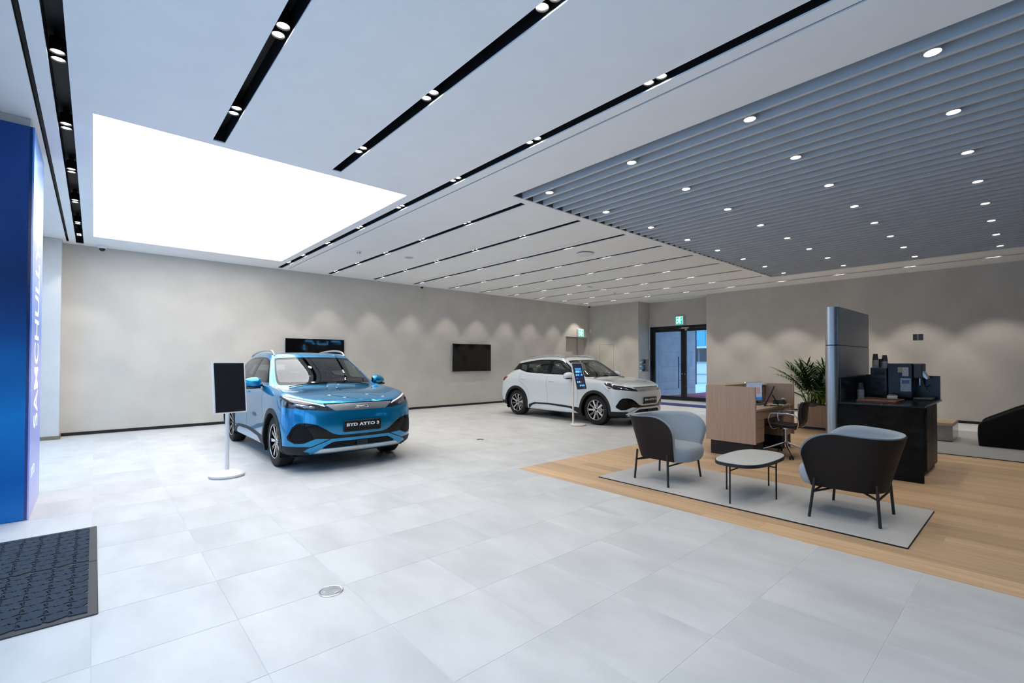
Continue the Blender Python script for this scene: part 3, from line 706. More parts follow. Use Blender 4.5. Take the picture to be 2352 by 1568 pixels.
ui(-0.085, 0.25, 0.07, 0.010, 5, 0.002); ui(-0.07, 0.228, 0.09, 0.008, 5, 0.002)
for k in range(4): ui(0.05+0.027*k, 0.225, 0.010, 0.010, 5, 0.003)
ui(0.0, 0.168, 0.22, 0.045, 1); ui(-0.075, 0.105, 0.068, 0.05, 2); ui(0.0, 0.105, 0.075, 0.05, 2); ui(0.078, 0.105, 0.068, 0.05, 1)
ICO = [[2, 2, 3, 2], [3, 5, 5, 5], [2, 2, 4, 5], [5, 2, 2, 2]]
for r in range(4):
    for c in range(4): ui(-0.095+0.063*c, 0.03-0.082*r, 0.042, 0.042, ICO[r][c], 0.016)
ui(0.09, -0.27, 0.04, 0.008, 1, 0.002)

# ------------------------------------------------------------------ rugs
def weave_mat(name, c, c2):
    return mat(name, c, rough=0.95, noise=0.3, color2=c2, scale=420, bump=0.6, bscale=380, detail=3)
M_RUG = weave_mat('rug_weave', (0.74, 0.72, 0.69), (0.46, 0.45, 0.44))
M_BIND = mat('rug_binding', (0.012, 0.011, 0.011), rough=0.8, noise=0.1)
def rug(x0, x1, y0, y1, label, m):
    t = thing('rug', label, 'rug', (x0, y0, 0.0005))
    boxobj('binding', (0, x1-x0, 0, y1-y0, 0.0, 0.009), M_BIND, t)
    MB().bbox(0.004, x1-x0-0.004, 0.004, y1-y0-0.004, 0.009, 0.014, b=0.003).build('pile', m, t)
rug(4.775, 6.15, 0.70, 3.72, 'light grey woven rug under the two lounge chairs', M_RUG)
rug(10.08, 13.62, -3.0, 1.95, 'grey woven rug under the black armchair and marble block', weave_mat('rug_weave_dark', (0.50, 0.50, 0.50), (0.26, 0.26, 0.26)))

# ------------------------------------------------------------------ lounge chairs (front looks along local -Y)
M_FABRIC = mat('blue_grey_fabric', (0.44, 0.49, 0.54), rough=0.95, noise=0.28, scale=260, bump=0.5, bscale=300, sheen=0.2, color2=(0.28, 0.33, 0.38), detail=3)
M_BROWN = mat('brown_leatherette', (0.018, 0.013, 0.012), rough=0.6, spec=0.25, noise=0.06, scale=200, bump=0.05)
M_LEG = mat('dark_brown_steel', (0.018, 0.015, 0.014), rough=0.45, noise=0.08)
def lounge_chair(loc, rotz, label):
    t = thing('lounge_chair', label, 'armchair', loc, rotz, 'lounge chairs on the light grey rug')
    NS, NV = 72, 14
    def shell(off, grow):
        rows = []
        for i in range(NV+1):
            v = i/NV; row = []
            for j in range(NS+1):
                s = -1+2*j/NS
                w = 0.285+0.135*v**0.9+off; dep = 0.27+0.13*v+off; yf = -(0.275+0.045*v)-grow
                side = 0.30; # share of the path that is straight
                a = abs(s); sg = 1 if s >= 0 else -1
                if a > 1-side:
                    q = math.sin((a-(1-side))/side*PI/2); x = w; y = 0.02*(1-q)+yf*q
                else:
                    th = a/(1-side)*PI/2; x = w*math.sin(th)**0.85; y = 0.02+(dep-0.02)*math.cos(th)**0.75
                e = (y-yf) if y < 0.05 else 9
                R = 0.28; zt = 0.80+grow-0.025*max(0, (y/0.4))
                if e < R: zt -= 0.21*(1-math.sqrt(max(0, 1-(1-e/R)**2)))
                z0 = 0.275-0.0*v
                row.append((sg*x, y, z0+(zt-z0)*v))
            rows.append(row)
        return rows
    outer, inner = shell(0.0, -0.008), shell(-0.012, -0.008)
    def two_skin(A, B):
        mb = MB(); n = len(mb.v)
        loop = []
        # closed cross-section: outer rows up then inner rows down
        rows = A+B[::-1]
        mb.grid(rows, closed_v=True)
        NV2 = len(rows); nu = len(rows[0])
        for j in (0, nu-1):
            for i in range(len(A)-1):
                a, b, c, d = i*nu+j, (i+1)*nu+j, (NV2-2-i)*nu+j, (NV2-1-i)*nu+j
                mb.f.append((a, b, c, d) if j == 0 else (d, c, b, a))
        return mb
    two_skin(outer, inner).build('shell', M_BROWN, t, smooth=True, angle=60)
    up_o, up_i = shell(-0.0115, 0.004), shell(-0.065, -0.004)
    two_skin(up_o, up_i).build('upholstery', M_FABRIC, t, smooth=True, angle=70)
    # seat cushion: D-shaped loft
    base = round_poly([(-0.27, -0.33), (-0.15, -0.41), (0.15, -0.41), (0.27, -0.33), (0.285, 0.10), (0.17, 0.26), (-0.17, 0.26), (-0.285, 0.10)], 0.10, 6)
    rows = []
    for sc, z in ((0.80, 0.262), (0.94, 0.275), (1.0, 0.31), (1.03, 0.36), (1.03, 0.395), (1.0, 0.425), (0.94, 0.445), (0.75, 0.456), (0.4, 0.46), (0.02, 0.461)):
        rows.append([(x*sc, y*sc-(1-sc)*0.05, z) for x, y in base])
    MB().grid(rows, closed_u=True).build('seat', M_FABRIC, t, smooth=True, angle=80)
    for sx in (-1, 1):
        for fy, fx, ty, tx, zt in ((-0.255, 0.39, -0.22, 0.345, 0.36), (0.26, 0.285, 0.235, 0.265, 0.36)):
            MB().tube([(sx*fx, fy, 0.001), (sx*tx, ty, zt)], 0.0125, 10).build('leg', M_LEG, t, smooth=True)
    mb = MB()
    mb.tube([(-0.365, -0.235, 0.235), (0.365, -0.235, 0.235)], 0.010, 8); mb.tube([(-0.272, 0.245, 0.235), (0.272, 0.245, 0.235)], 0.010, 8)
    for sx in (-1, 1): mb.tube([(sx*0.365, -0.235, 0.235), (sx*0.15, -0.12, 0.255)], 0.010, 8); mb.tube([(sx*0.272, 0.245, 0.235), (sx*0.15, 0.12, 0.255)], 0.010, 8)
    mb.build('crossbar', M_LEG, t, smooth=True)
    return t
lounge_chair((5.335, 3.11, 0.0145), 0.0, 'lounge chair showing its blue-grey seat at the rug end nearest the white car')
lounge_chair((5.42, 1.20, 0.0145), PI, 'lounge chair showing its dark brown back on the rug before the coffee counter')
# ------------------------------------------------------------------ coffee table
t = thing('coffee_table', 'low coffee table with pale grey top and thin black legs', 'table', (5.385, 2.12, 0.0145))
def superell(a, b, n=48, p=2.9):
    return [(a*abs(math.cos(w))**(2/p)*(1 if math.cos(w) >= 0 else -1), b*abs(math.sin(w))**(2/p)*(1 if math.sin(w) >= 0 else -1)) for w in np.linspace(0, 2*PI, n, endpoint=False)]
MB().prism(superell(0.515, 0.26), 0.375, 0.408).build('rim', M_FRAME, t, smooth=True, angle=50)
MB().prism(superell(0.508, 0.253), 0.408, 0.4105).build('top', mat('table_top', (0.55, 0.57, 0.56), rough=0.35, noise=0.03), t)
for x, y in ((-0.515, 0), (0.515, 0), (0, 0.26), (0, -0.26)):
    MB().tube([(x, y, 0.0005), (x, y, 0.39)], 0.009, 8).build('leg', M_FRAME, t, smooth=True)
MB().tube([(-0.515, 0, 0.335), (0.515, 0, 0.335)], 0.007, 8).tube([(0, -0.26, 0.335), (0, 0.26, 0.335)], 0.007, 8).build('crossbar', M_FRAME, t, smooth=True)

# ------------------------------------------------------------------ reception desk
M_VEN = wood_mat('desk_veneer', (0.52, 0.38, 0.29), (0.43, 0.305, 0.225), axis='Z', scale=1.6, rough=0.45, bump=0.03)
M_VENH = wood_mat('desk_top_veneer', (0.54, 0.40, 0.28), (0.45, 0.32, 0.22), axis='X', scale=1.6, rough=0.4, bump=0.03)
dk = thing('reception_desk', 'wood-veneered reception desk on a black plinth behind the coffee table', 'desk', (7.36, 2.82, 0))
LX, LY, HT = 1.66, 0.76, 1.08
def dbox(name, b, m=M_VEN, parent=dk, bev=0.002): return MB().bbox(*b, b=bev).build(name, m, parent)
dbox('side_panel', (0, 0.03, 0, LY, 0.22, HT)); dbox('side_panel', (LX-0.03, LX, 0, LY, 0.22, HT)); dbox('back_panel', (0.03, LX-0.03, LY-0.03, LY, 0.22, HT))
dbox('ledge', (0.03, 1.15, LY-0.30, LY, HT-0.03, HT+0.012), M_VENH)
dbox('desktop', (0.03, LX-0.03, 0.02, LY-0.03, 0.70, 0.735), M_VENH)
for x0, x1 in ((0.03, 0.42), (LX-0.42, LX-0.03)):
    cb = dbox('drawer_cabinet', (x0, x1, 0.05, LY-0.05, 0.22, 0.70))
    for z0, z1 in ((0.225, 0.44), (0.445, 0.565), (0.57, 0.692)): dbox('drawer', (x0+0.004, x1-0.004, 0.032, 0.05, z0, z1), M_VEN, cb)
dbox('pencil_drawer', (0.425, LX-0.425, 0.04, 0.55, 0.57, 0.695))
for x0, x1 in ((0.04, 0.42), (LX-0.42, LX-0.04)): dbox('plinth', (x0, x1, 0.05, LY-0.06, 0.001, 0.22), M_BLACK)
dbox('plinth_back', (0.42, LX-0.42, LY-0.12, LY-0.06, 0.001, 0.22), M_BLACK); dbox('modesty_panel', (0.42, LX-0.42, LY-0.12, LY-0.09, 0.22, 0.70))
# on the desk
DZ = 0.7355
def on_desk(name, label, cat, x, y, rz=0.0, z=DZ): return thing(name, label, cat, (7.36+x, 2.82+y, z), rz)
t = on_desk('monitor', 'silver desktop monitor with a lit picture on the reception desk', 'monitor', 1.08, 0.44, -0.10)
MB().bbox(-0.09, 0.09, -0.08, 0.09, 0.0, 0.008, b=0.003).build('foot', M_BEZEL, t); MB().bbox(-0.03, 0.03, 0.03, 0.045, 0.008, 0.16, b=0.003).build('neck', M_BEZEL, t)
MB().bbox(-0.27, 0.27, -0.005, 0.03, 0.05, 0.375, b=0.006).build('casing', M_BEZEL, t)
sc = boxobj('screen', (-0.262, 0.262, -0.0065, -0.005, 0.06, 0.367), mat('lit_screen', (0.25, 0.30, 0.38), emit=(0.20, 0.25, 0.34), estr=0.9, noise=0.35, scale=9, rough=0.2), t)
MB().box(-0.262, 0.262, -0.0072, -0.0065, 0.06, 0.11).build('task_bar', mat('screen_blue', (0.02, 0.10, 0.3), emit=(0.02, 0.12, 0.36), estr=0.9, noise=0.05), sc)
MB().box(0.08, 0.2, -0.0072, -0.0065, 0.17, 0.28).build('picture', mat('screen_rose', (0.3, 0.15, 0.14), emit=(0.32, 0.17, 0.16), estr=0.8, noise=0.3, scale=20), sc)
t = on_desk('tan_box', 'tan box with white tray standing beside the lit monitor', 'tan_box', 1.45, 0.58, 0.0)  # plain tan box with a white tray on top
MB().bbox(-0.13, 0.17, -0.12, 0.12, 0, 0.30, b=0.015).build('body', mat('tan_plastic', (0.36, 0.26, 0.20), rough=0.4, noise=0.05), t, smooth=True)
MB().bbox(-0.16, 0.20, -0.14, 0.10, 0.305, 0.318, b=0.004).bbox(-0.02, 0.14, -0.14, -0.06, 0.318, 0.33, b=0.004).build('paper_tray', M_WHITEP, t)
t = on_desk('tablet', 'black tablet leaning on a stand seen from its back on the desk', 'tablet', 0.93, 0.22, 0.35)
Cm = Matrix.Translation((0, 0, 0.0))@Matrix.Rotation(0.42, 4, 'X')
MB().bbox(-0.14, 0.14, -0.012, 0.008, 0.004, 0.36, b=0.005, M=Cm).build('casing', M_DGREY, t)
MB().bbox(-0.05, 0.05, -0.10, -0.085, 0.0, 0.012, b=0.003).tube([(0, -0.12, 0.18), (0, -0.20, 0.02)], 0.01, 8).bbox(-0.06, 0.06, -0.26, -0.10, 0.0, 0.01, b=0.003).build('prop', M_DGREY, t)
t = on_desk('desk_phone', 'black desk phone with silver handset edge on the desk corner', 'telephone', 1.45, 0.16, 0.2)
MB().prism([(-0.11, 0), (0.11, 0), (0.11, 0.035), (-0.11, 0.07)], -0.09, 0.09, Matrix.Rotation(PI/2, 4, 'X')).build('base', M_DGREY, t)
MB().bbox(-0.11, 0.11, -0.085, -0.03, 0.06, 0.095, b=0.012, M=Matrix.Rotation(0.15, 4, 'Y')).build('handset', M_BEZEL, t, smooth=True)
t = on_desk('paper_sheet', 'loose white papers lying on the desktop beside the side panel', 'paper', 0.13, 0.12, 0.25)
MB().box(-0.10, 0.10, -0.07, 0.07, 0.0005, 0.004).build('lower_sheet', M_CARD, t); MB().box(-0.09, 0.11, -0.06, 0.075, 0.0045, 0.007, Matrix.Rotation(0.12, 4, 'Z')).build('upper_sheet', M_CARD, t)
t = on_desk('paper_note', 'white note sheets in front of the desk phone', 'paper', 1.24, 0.12, -0.2)
MB().box(-0.10, 0.10, -0.05, 0.05, 0.0005, 0.003).build('sheet', M_CARD, t); MB().box(-0.02, 0.1, -0.04, 0.03, 0.0035, 0.005).build('sticker', mat('pale_yellow', (0.6, 0.58, 0.35), rough=0.6, noise=0.03), t)
tag(MB().tube([(8.80, 2.835, 0.737), (8.80, 2.83, 0.738), (8.803, 2.824, 0.70), (8.81, 2.822, 0.60), (8.815, 2.822, 0.56)], 0.003, 6).build('charging_cable', M_WHITEP, smooth=True), 'thin white cable hanging over the front edge of the desktop', 'cable')
tag(MB().bbox(8.22, 8.60, 3.10, 3.22, DZ+0.0005, DZ+0.014, b=0.004).build('keyboard', M_DGREY), 'dark flat keyboard before the lit monitor on the desk', 'keyboard')

# ------------------------------------------------------------------ swivel chair (front looks along local +Y)
M_CHROME = mat('chrome', (0.75, 0.76, 0.78), rough=0.12, metal=1.0, noise=0.02)
M_SEATF = mat('dark_brown_fabric', (0.030, 0.022, 0.020), rough=0.9, noise=0.2, scale=300, bump=0.3)
M_SEATP = mat('dark_brown_shell', (0.016, 0.012, 0.011), rough=0.5, noise=0.1)
ch = thing('swivel_chair', 'dark brown swivel chair with chrome arms drawn up to the desk', 'chair', (8.08, 2.655, 0.0006), 0.10)
prof = [(0.23, 0.455), (0.20, 0.47), (0.10, 0.462), (0.0, 0.455), (-0.12, 0.452), (-0.19, 0.462), (-0.235, 0.50), (-0.262, 0.57), (-0.275, 0.66), (-0.285, 0.75), (-0.30, 0.82), (-0.315, 0.855)]
prof = cat_rom(prof, 4)
def chair_skin(o, wid):
    rows = []
    for i, (y, z) in enumerate(prof):
        f = i/(len(prof)-1); w = wid*(0.93+0.07*math.sin(PI*min(1, f*1.1)))*(1 if f < 0.9 else 1-0.10*((f-0.9)/0.1)**2)
        rows.append([(w*s, y+0.04*abs(s)**2.2*(f > 0.5)*min(1, (f-0.5)*4)+(-o if f > 0.55 else 0), z+0.018*abs(s)**2.5*(f < 0.55)-(o if f <= 0.55 else 0)) for s in np.linspace(-1, 1, 13)])
    return rows
def skin(a, b, name, m):
    A, B = chair_skin(a, 0.235), chair_skin(b, 0.235); nu = 13; mb = MB(); rows = A+B[::-1]; mb.grid(rows, closed_v=True); n2 = len(rows)
    for j in (0, nu-1):
        for i in range(len(A)-1):
            q = (i*nu+j, (i+1)*nu+j, (n2-2-i)*nu+j, (n2-1-i)*nu+j); mb.f.append(q if j else q[::-1])
    return mb.build(name, m, ch, smooth=True, angle=60)
skin(0.0, -0.018, 'seat_pad', M_SEATF); skin(0.004, 0.018, 'shell', M_SEATP)
for s in (-1, 1):
    pts = [(s*0.10, 0.10, 0.435), (s*0.22, 0.12, 0.43), (s*0.265, 0.14, 0.46), (s*0.275, 0.17, 0.56), (s*0.275, 0.16, 0.645), (s*0.275, 0.10, 0.672), (s*0.275, -0.12, 0.672), (s*0.272, -0.20, 0.64), (s*0.262, -0.23, 0.55), (s*0.24, -0.20, 0.45), (s*0.10, -0.12, 0.435)]
    MB().tube(cat_rom(pts, 5), 0.010, 8).build('armrest', M_CHROME, ch, smooth=True)
MB().lathe([(0.09, 0.418), (0.09, 0.434)], 20).lathe([(0.024, 0.20), (0.024, 0.42)], 16).lathe([(0.03, 0.13), (0.034, 0.23)], 16).build('column', M_CHROME, ch, smooth=True)
for k in range(4):
    a = PI/4*0.55+k*PI/2; c, s = math.cos(a), math.sin(a)
    MB().tube([(0.02*c, 0.02*s, 0.20), (0.18*c, 0.18*s, 0.135), (0.36*c, 0.36*s, 0.07)], [0.016, 0.013, 0.009], 8).build('star_leg', M_CHROME, ch, smooth=True)
    w = MB().tube([(0.36*c-0.014*s, 0.36*s+0.014*c, 0.028), (0.36*c-0.03*s, 0.36*s+0.03*c, 0.028)], 0.027, 16).tube([(0.36*c+0.014*s, 0.36*s-0.014*c, 0.028), (0.36*c+0.03*s, 0.36*s-0.03*c, 0.028)], 0.027, 16)
    w.tube([(0.36*c, 0.36*s, 0.03), (0.36*c, 0.36*s, 0.075)], 0.008, 8).build('caster', M_BLACK, ch, smooth=True)

# ------------------------------------------------------------------ silver partition
M_SILV = mat('silver_lacquer', (0.50, 0.51, 0.53), rough=0.36, metal=0.9, noise=0.02, scale=4)
pt = thing('silver_partition', 'tall silver metal partition with a rounded end beside the coffee counter', 'partition', (7.51, 1.88, 0))
def capsule(r, L, n=18): return [(r*math.cos(a), r*math.sin(a)) for a in np.linspace(PI/2, 3*PI/2, n)]+[(L, -r), (L, r)]
MB().prism(capsule(0.08, 1.65), 0.06, 1.680).build('lower_panel', M_SILV, pt, smooth=True, angle=30)
MB().prism(capsule(0.08, 1.65), 1.692, 2.205).build('upper_panel', M_SILV, pt, smooth=True, angle=30)
MB().prism(capsule(0.074, 1.64), 1.680, 1.692).build('joint', M_BLACK, pt); MB().prism(capsule(0.07, 1.63), 0.001, 0.06).build('plinth', M_BLACK, pt)

# ------------------------------------------------------------------ stone coffee counter
M_STONE = mat('split_black_stone', (0.006, 0.0065, 0.007), rough=0.7, noise=0.4, scale=6, spec=0.2)
M_TOPB = mat('black_counter_top', (0.008, 0.009, 0.011), rough=0.2, noise=0.1)
M_CAB = wood_mat('dark_cabinet', (0.040, 0.030, 0.024), (0.026, 0.020, 0.017), axis='Z', scale=1.4, rough=0.45)
ct = thing('coffee_counter', 'black coffee counter with split-stone front and dark brown cabinet doors', 'counter', (7.44, 0.94, 0))
rngs = np.random.RandomState(5)
ny, nz = 44, 46; rows = []
from mathutils import noise as mn
for i in range(nz+1):
    z = 0.002+0.905*i/nz; row = []
    for j in range(ny+1):
        y = 0.85*j/ny
        r = mn.ridged_multi_fractal(Vector((y*2.2+3, z*2.6, 0.3)), 0.9, 2.1, 5, 1.0, 2.0)*0.022+mn.noise(Vector((y*14, z*9, 2)))*0.008
        row.append((-r+0.022, y, z))
    rows.append(row)
mb = MB().grid(rows, flip=True); mb.box(0.03, 0.05, 0.0, 0.85, 0.002, 0.907); mb.build('stone_front', M_STONE, ct, smooth=True, angle=35)
boxobj('back_body', (0.05, 0.50, 0.12, 0.85, 0.06, 0.90), M_BLACK, ct)
cabm = boxobj('cabinet', (0.50, 1.42, 0.05, 0.85, 0.05, 0.90), M_BLACK, ct)
for k in range(2): MB().bbox(0.53+0.445*k, 0.53+0.445*k+0.44, 0.03, 0.05, 0.06, 0.895, b=0.002).build('cabinet_door', M_CAB, ct)
boxobj('kick', (0.53, 1.40, 0.06, 0.85, 0.001, 0.05), M_BLACK, ct)
MB().bbox(-0.02, 1.52, -0.015, 0.852, 0.907, 0.93, b=0.003).build('worktop', M_TOPB, ct)
boxobj('splash_back', (1.48, 1.51, 0.0, 0.852, 0.93, 1.265), M_TOPB, ct)
boxobj('splash_side', (0.05, 1.48, 0.838, 0.852, 0.93, 1.25), M_TOPB, ct)
CZ = 0.9305
# coffee machine, front looks along local -Y
M_MACH = mat('machine_black', (0.008, 0.009, 0.011), rough=0.2, noise=0.2, scale=6)
M_MACHG = mat('machine_grey', (0.05, 0.056, 0.066), rough=0.4, noise=0.05)
mc = thing('coffee_machine', 'black bean-to-cup coffee machine with paper notices on its side', 'coffee machine', (8.58, 1.19, CZ))
MB().bbox(0, 0.34, 0.0, 0.28, 0.02, 0.51, b=0.01).build('body', M_MACH, mc, smooth=True, angle=30)
MB().bbox(0, 0.30, 0.285, 0.48, 0.0, 0.445, b=0.006).build('milk_cooler', M_MACH, mc)
MB().bbox(0.01, 0.33, -0.10, 0.0, 0.30, 0.51, b=0.012).build('brew_head', M_MACHG, mc, smooth=True, angle=30)
MB().prism([(-0.10, 0.40), (-0.155, 0.30), (-0.14, 0.29), (-0.10, 0.33)], 0.05, 0.29, frame_matrix((0, 0, 0), (0, 1, 0), (0, 0, 1), (1, 0, 0))).build('touch_panel', M_BEZEL, mc)
MB().lathe([(0.014, 0.20), (0.018, 0.30)], 12, Matrix.Translation((0.12, -0.06, 0))).lathe([(0.014, 0.20), (0.018, 0.30)], 12, Matrix.Translation((0.20, -0.06, 0))).build('spout', M_CHROME, mc, smooth=True)
MB().tube([(0.27, -0.06, 0.30), (0.28, -0.09, 0.16), (0.29, -0.13, 0.10)], 0.006, 8).tube([(0.10, -0.12, 0.16), (0.30, -0.14, 0.20)], 0.008, 8).build('steam_wand', M_CHROME, mc, smooth=True)
MB().bbox(0.0, 0.34, -0.20, 0.0, 0.0, 0.03, b=0.006).build('drip_tray', M_MACHG, mc)
for k in range(4): MB().prism(round_poly([(0.31, 0.34-0.095*k), (0.44, 0.33-0.095*k), (0.44, 0.385-0.095*k), (0.31, 0.395-0.095*k)], 0.015, 3), 0.0, 0.004, frame_matrix((-0.0, 0, 0), (0, 1, 0), (0, 0, 1), (-1, 0, 0))).build('vent', M_BLACK, mc)
def notice(y0, y1, z0, z1, m, name='notice'): return boxobj(name, (-0.002, -0.0005, y0, y1, z0, z1), m, mc)
M_NOTE = mat('notice_paper', (0.55, 0.57, 0.60), rough=0.6, noise=0.25, scale=60)
notice(0.045, 0.115, 0.33, 0.455, M_NOTE); notice(0.118, 0.165, 0.38, 0.455, mat('yellow_note', (0.42, 0.42, 0.24), rough=0.6, noise=0.15, scale=60), 'sticky_note'); n3 = notice(0.02, 0.135, 0.115, 0.30, mat('notice_blue', (0.42, 0.47, 0.56), rough=0.6, noise=0.3, scale=50))
boxobj('photo_print', (-0.0028, -0.002, 0.035, 0.12, 0.225, 0.275), mat('notice_photo', (0.10, 0.18, 0.38), rough=0.5, noise=0.5, scale=40), n3)
# paper cup stacks
M_CUPD = mat('cup_navy', (0.045, 0.050, 0.065), rough=0.6, noise=0.05)
M_CUPS = [mat('cup_lilac', (0.30, 0.30, 0.42), rough=0.6, noise=0.05), mat('cup_olive', (0.33, 0.34, 0.20), rough=0.6, noise=0.05), mat('cup_blue', (0.26, 0.29, 0.38), rough=0.6, noise=0.05)]
def cup_stack(x, y, z, n, label):
    t = thing('cup_stack', label, 'paper cups', (x, y, z))
    h = 0.0185
    for k in range(n): MB().lathe([(0.0375-0.0004, 0.0005+h*k), (0.040, 0.002+h*k), (0.0385, h*(k+1)-0.0005)], 24, cap=True).build('cup_rim', M_CUPS[(k*2+n) % 3], t, smooth=True, angle=50)
    z0 = h*n
    MB().lathe([(0.037, z0), (0.027, z0+0.088), (0.026, z0+0.092), (0.024, z0+0.092), (0.023, z0+0.087), (0.0, z0+0.087)], 24, cap=False).build('cup', M_CUPD, t, smooth=True, angle=50)
cup_stack(7.98, 1.665, CZ, 8, 'stack of upturned paper cups on the counter beside the wooden tray')
cup_stack(8.665, 1.625, CZ+0.446, 6, 'taller stack of upturned paper cups on top of the coffee machine')
cup_stack(8.66, 1.515, CZ+0.446, 5, 'shorter stack of upturned paper cups on top of the coffee machine')
tag(MB().cyl(0.03, 0, 0.13, 20).build('dark_canister', M_MACHG, None, True, loc=(8.74, 1.57, CZ+0.446)), 'dark canister standing between the two cup stacks', 'canister')
t = thing('serving_tray', 'reddish wooden serving tray at the front of the counter', 'tray', (7.66, 1.23, CZ))
M_TRAY = wood_mat('walnut', (0.22, 0.085, 0.055), (0.13, 0.05, 0.035), axis='X', scale=1.5, rough=0.4)
boxobj('tray_base', (0, 0.58, 0, 0.42, 0.0005, 0.008), M_TRAY, t)
MB().bbox(0, 0.58, 0, 0.014, 0.008, 0.026, b=0.003).bbox(0, 0.58, 0.406, 0.42, 0.008, 0.026, b=0.003).bbox(0, 0.014, 0.014, 0.406, 0.008, 0.026, b=0.003).bbox(0.566, 0.58, 0.014, 0.406, 0.008, 0.026, b=0.003).build('tray_rim', M_TRAY, t)
t = thing('napkin_box', 'small white box with wooden lid in front of the coffee machine', 'box', (8.36, 1.33, CZ), 0.1)
MB().bbox(0, 0.12, 0, 0.11, 0.0005, 0.055, b=0.003).build('box_body', M_WHITEP, t); MB().bbox(0.01, 0.11, 0.01, 0.10, 0.055, 0.07, b=0.003).build('wooden_sticks', M_TRAY, t)

# ------------------------------------------------------------------ marble block, black armchair
M_MARB = mat('grey_marble', (0.36, 0.355, 0.35), rough=0.12, noise=0.25, scale=5, detail=10, color2=(0.22, 0.215, 0.21))
t = thing('side_block', 'low grey marble block table with a pale wooden top', 'table', (11.58, 1.06, 0.0145))
MB().bbox(0, 0.86, 0, 0.75, 0.012, 0.28, b=0.003).build('marble_body', M_MARB, t); MB().bbox(0, 0.86, 0, 0.75, 0.281, 0.335, b=0.003).build('wooden_top', wood_mat('pale_oak', (0.50, 0.36, 0.25), (0.42, 0.30, 0.21), axis='X', scale=1.4, rough=0.4), t); boxobj('foot', (0.01, 0.85, 0.01, 0.74, 0.0, 0.012), M_BLACK, t)
M_SOFA = mat('black_navy_cloth', (0.006, 0.0065, 0.008), rough=0.85, spec=0.15, noise=0.15, scale=200, bump=0.15, sheen=0.1)
ac = thing('black_armchair', 'low black upholstered armchair with arms sloping up to the back', 'armchair', (11.40, 0.72, 0.0145))
# local: front at y=0, back towards -y
arm = cat_rom([(0.0, 0.005), (0.012, 0.20), (0.0, 0.36), (-0.06, 0.43), (-0.25, 0.545), (-0.5, 0.69), (-0.8, 0.80), (-0.95, 0.80), (-1.0, 0.70), (-1.0, 0.005)], 5)
for k, x0 in enumerate((0.0, 0.74)):
    rows = []
    for dx, sc in ((0.0, 0.94), (0.02, 0.985), (0.05, 1.0), (0.11, 1.0), (0.14, 0.985), (0.16, 0.94)):
        rows.append([(x0+dx, -0.5+(y+0.5)*sc, 0.005+(z-0.005)*sc) for y, z in arm])
    mb = MB().grid(rows, closed_u=True); n = len(arm); mb.f.append(tuple(reversed(range(n)))); mb.f.append(tuple(range(5*n, 6*n)))
    mb.build('arm', M_SOFA, ac, smooth=True, angle=50)
MB().bbox(0.16, 0.74, -0.75, -0.02, 0.01, 0.40, b=0.04).build('seat', M_SOFA, ac, smooth=True, angle=50); MB().bbox(0.16, 0.74, -1.0, -0.72, 0.01, 0.80, b=0.05).build('backrest', M_SOFA, ac, smooth=True, angle=50)

# ------------------------------------------------------------------ planter with palm and long-leaved plants
M_PLV = wood_mat('planter_veneer', (0.44, 0.30, 0.22), (0.33, 0.22, 0.16), axis='Z', scale=0.9, rough=0.5)
pl = thing('planter_box', 'long wooden planter box on a dark plinth behind the silver partition', 'planter', (11.58, 2.0, 0))
MB().bbox(0, 0.03, 0, 1.56, 0.05, 0.52, b=0.002).bbox(0.47, 0.50, 0, 1.56, 0.05, 0.52, b=0.002).bbox(0.03, 0.47, 0, 0.03, 0.05, 0.52, b=0.002).bbox(0.03, 0.47, 1.53, 1.56, 0.05, 0.52, b=0.002).build('box_sides', M_PLV, pl)
boxobj('plinth', (0.02, 0.48, 0.02, 1.54, 0.001, 0.05), M_BLACK, pl); boxobj('soil', (0.03, 0.47, 0.03, 1.53, 0.30, 0.47), mat('potting_soil', (0.05, 0.035, 0.025), rough=0.95, noise=0.3, scale=60, bump=0.6), pl)
M_LEAF = mat('palm_leaf', (0.040, 0.105, 0.018), rough=0.45, noise=0.35, scale=6)
M_LEAF2 = mat('broad_leaf', (0.025, 0.085, 0.022), rough=0.35, noise=0.35, scale=6)
M_LEAFY = mat('yellow_green_leaf', (0.14, 0.24, 0.025), rough=0.4, noise=0.25, scale=8)
M_STEM = mat('plant_stem', (0.09, 0.14, 0.03), rough=0.6, noise=0.2)
def blade(mb, base, dirv, L, w, bend, segs=5, fold=0.15):
    d = Vector(dirv).normalized(); side = d.cross(Vector((0, 0, 1)));
    if side.length < 0.01: side = Vector((1, 0, 0))
    side.normalize(); p = Vector(base); vs = []; fs = []
    for i in range(segs+1):
        f = i/segs; ww = w*math.sin(PI*min(0.97, 0.12+0.85*f))**0.8
        nrm = side.cross(d)
        vs += [p-side*ww+nrm*fold*ww, p, p+side*ww+nrm*fold*ww]
        d = (d+Vector((0, 0, -bend/segs))).normalized(); p = p+d*L/segs
    for i in range(segs):
        a = i*3; fs += [(a, a+1, a+4, a+3), (a+1, a+2, a+5, a+4)]
    mb.add(vs, fs)
rp = random.Random(11)
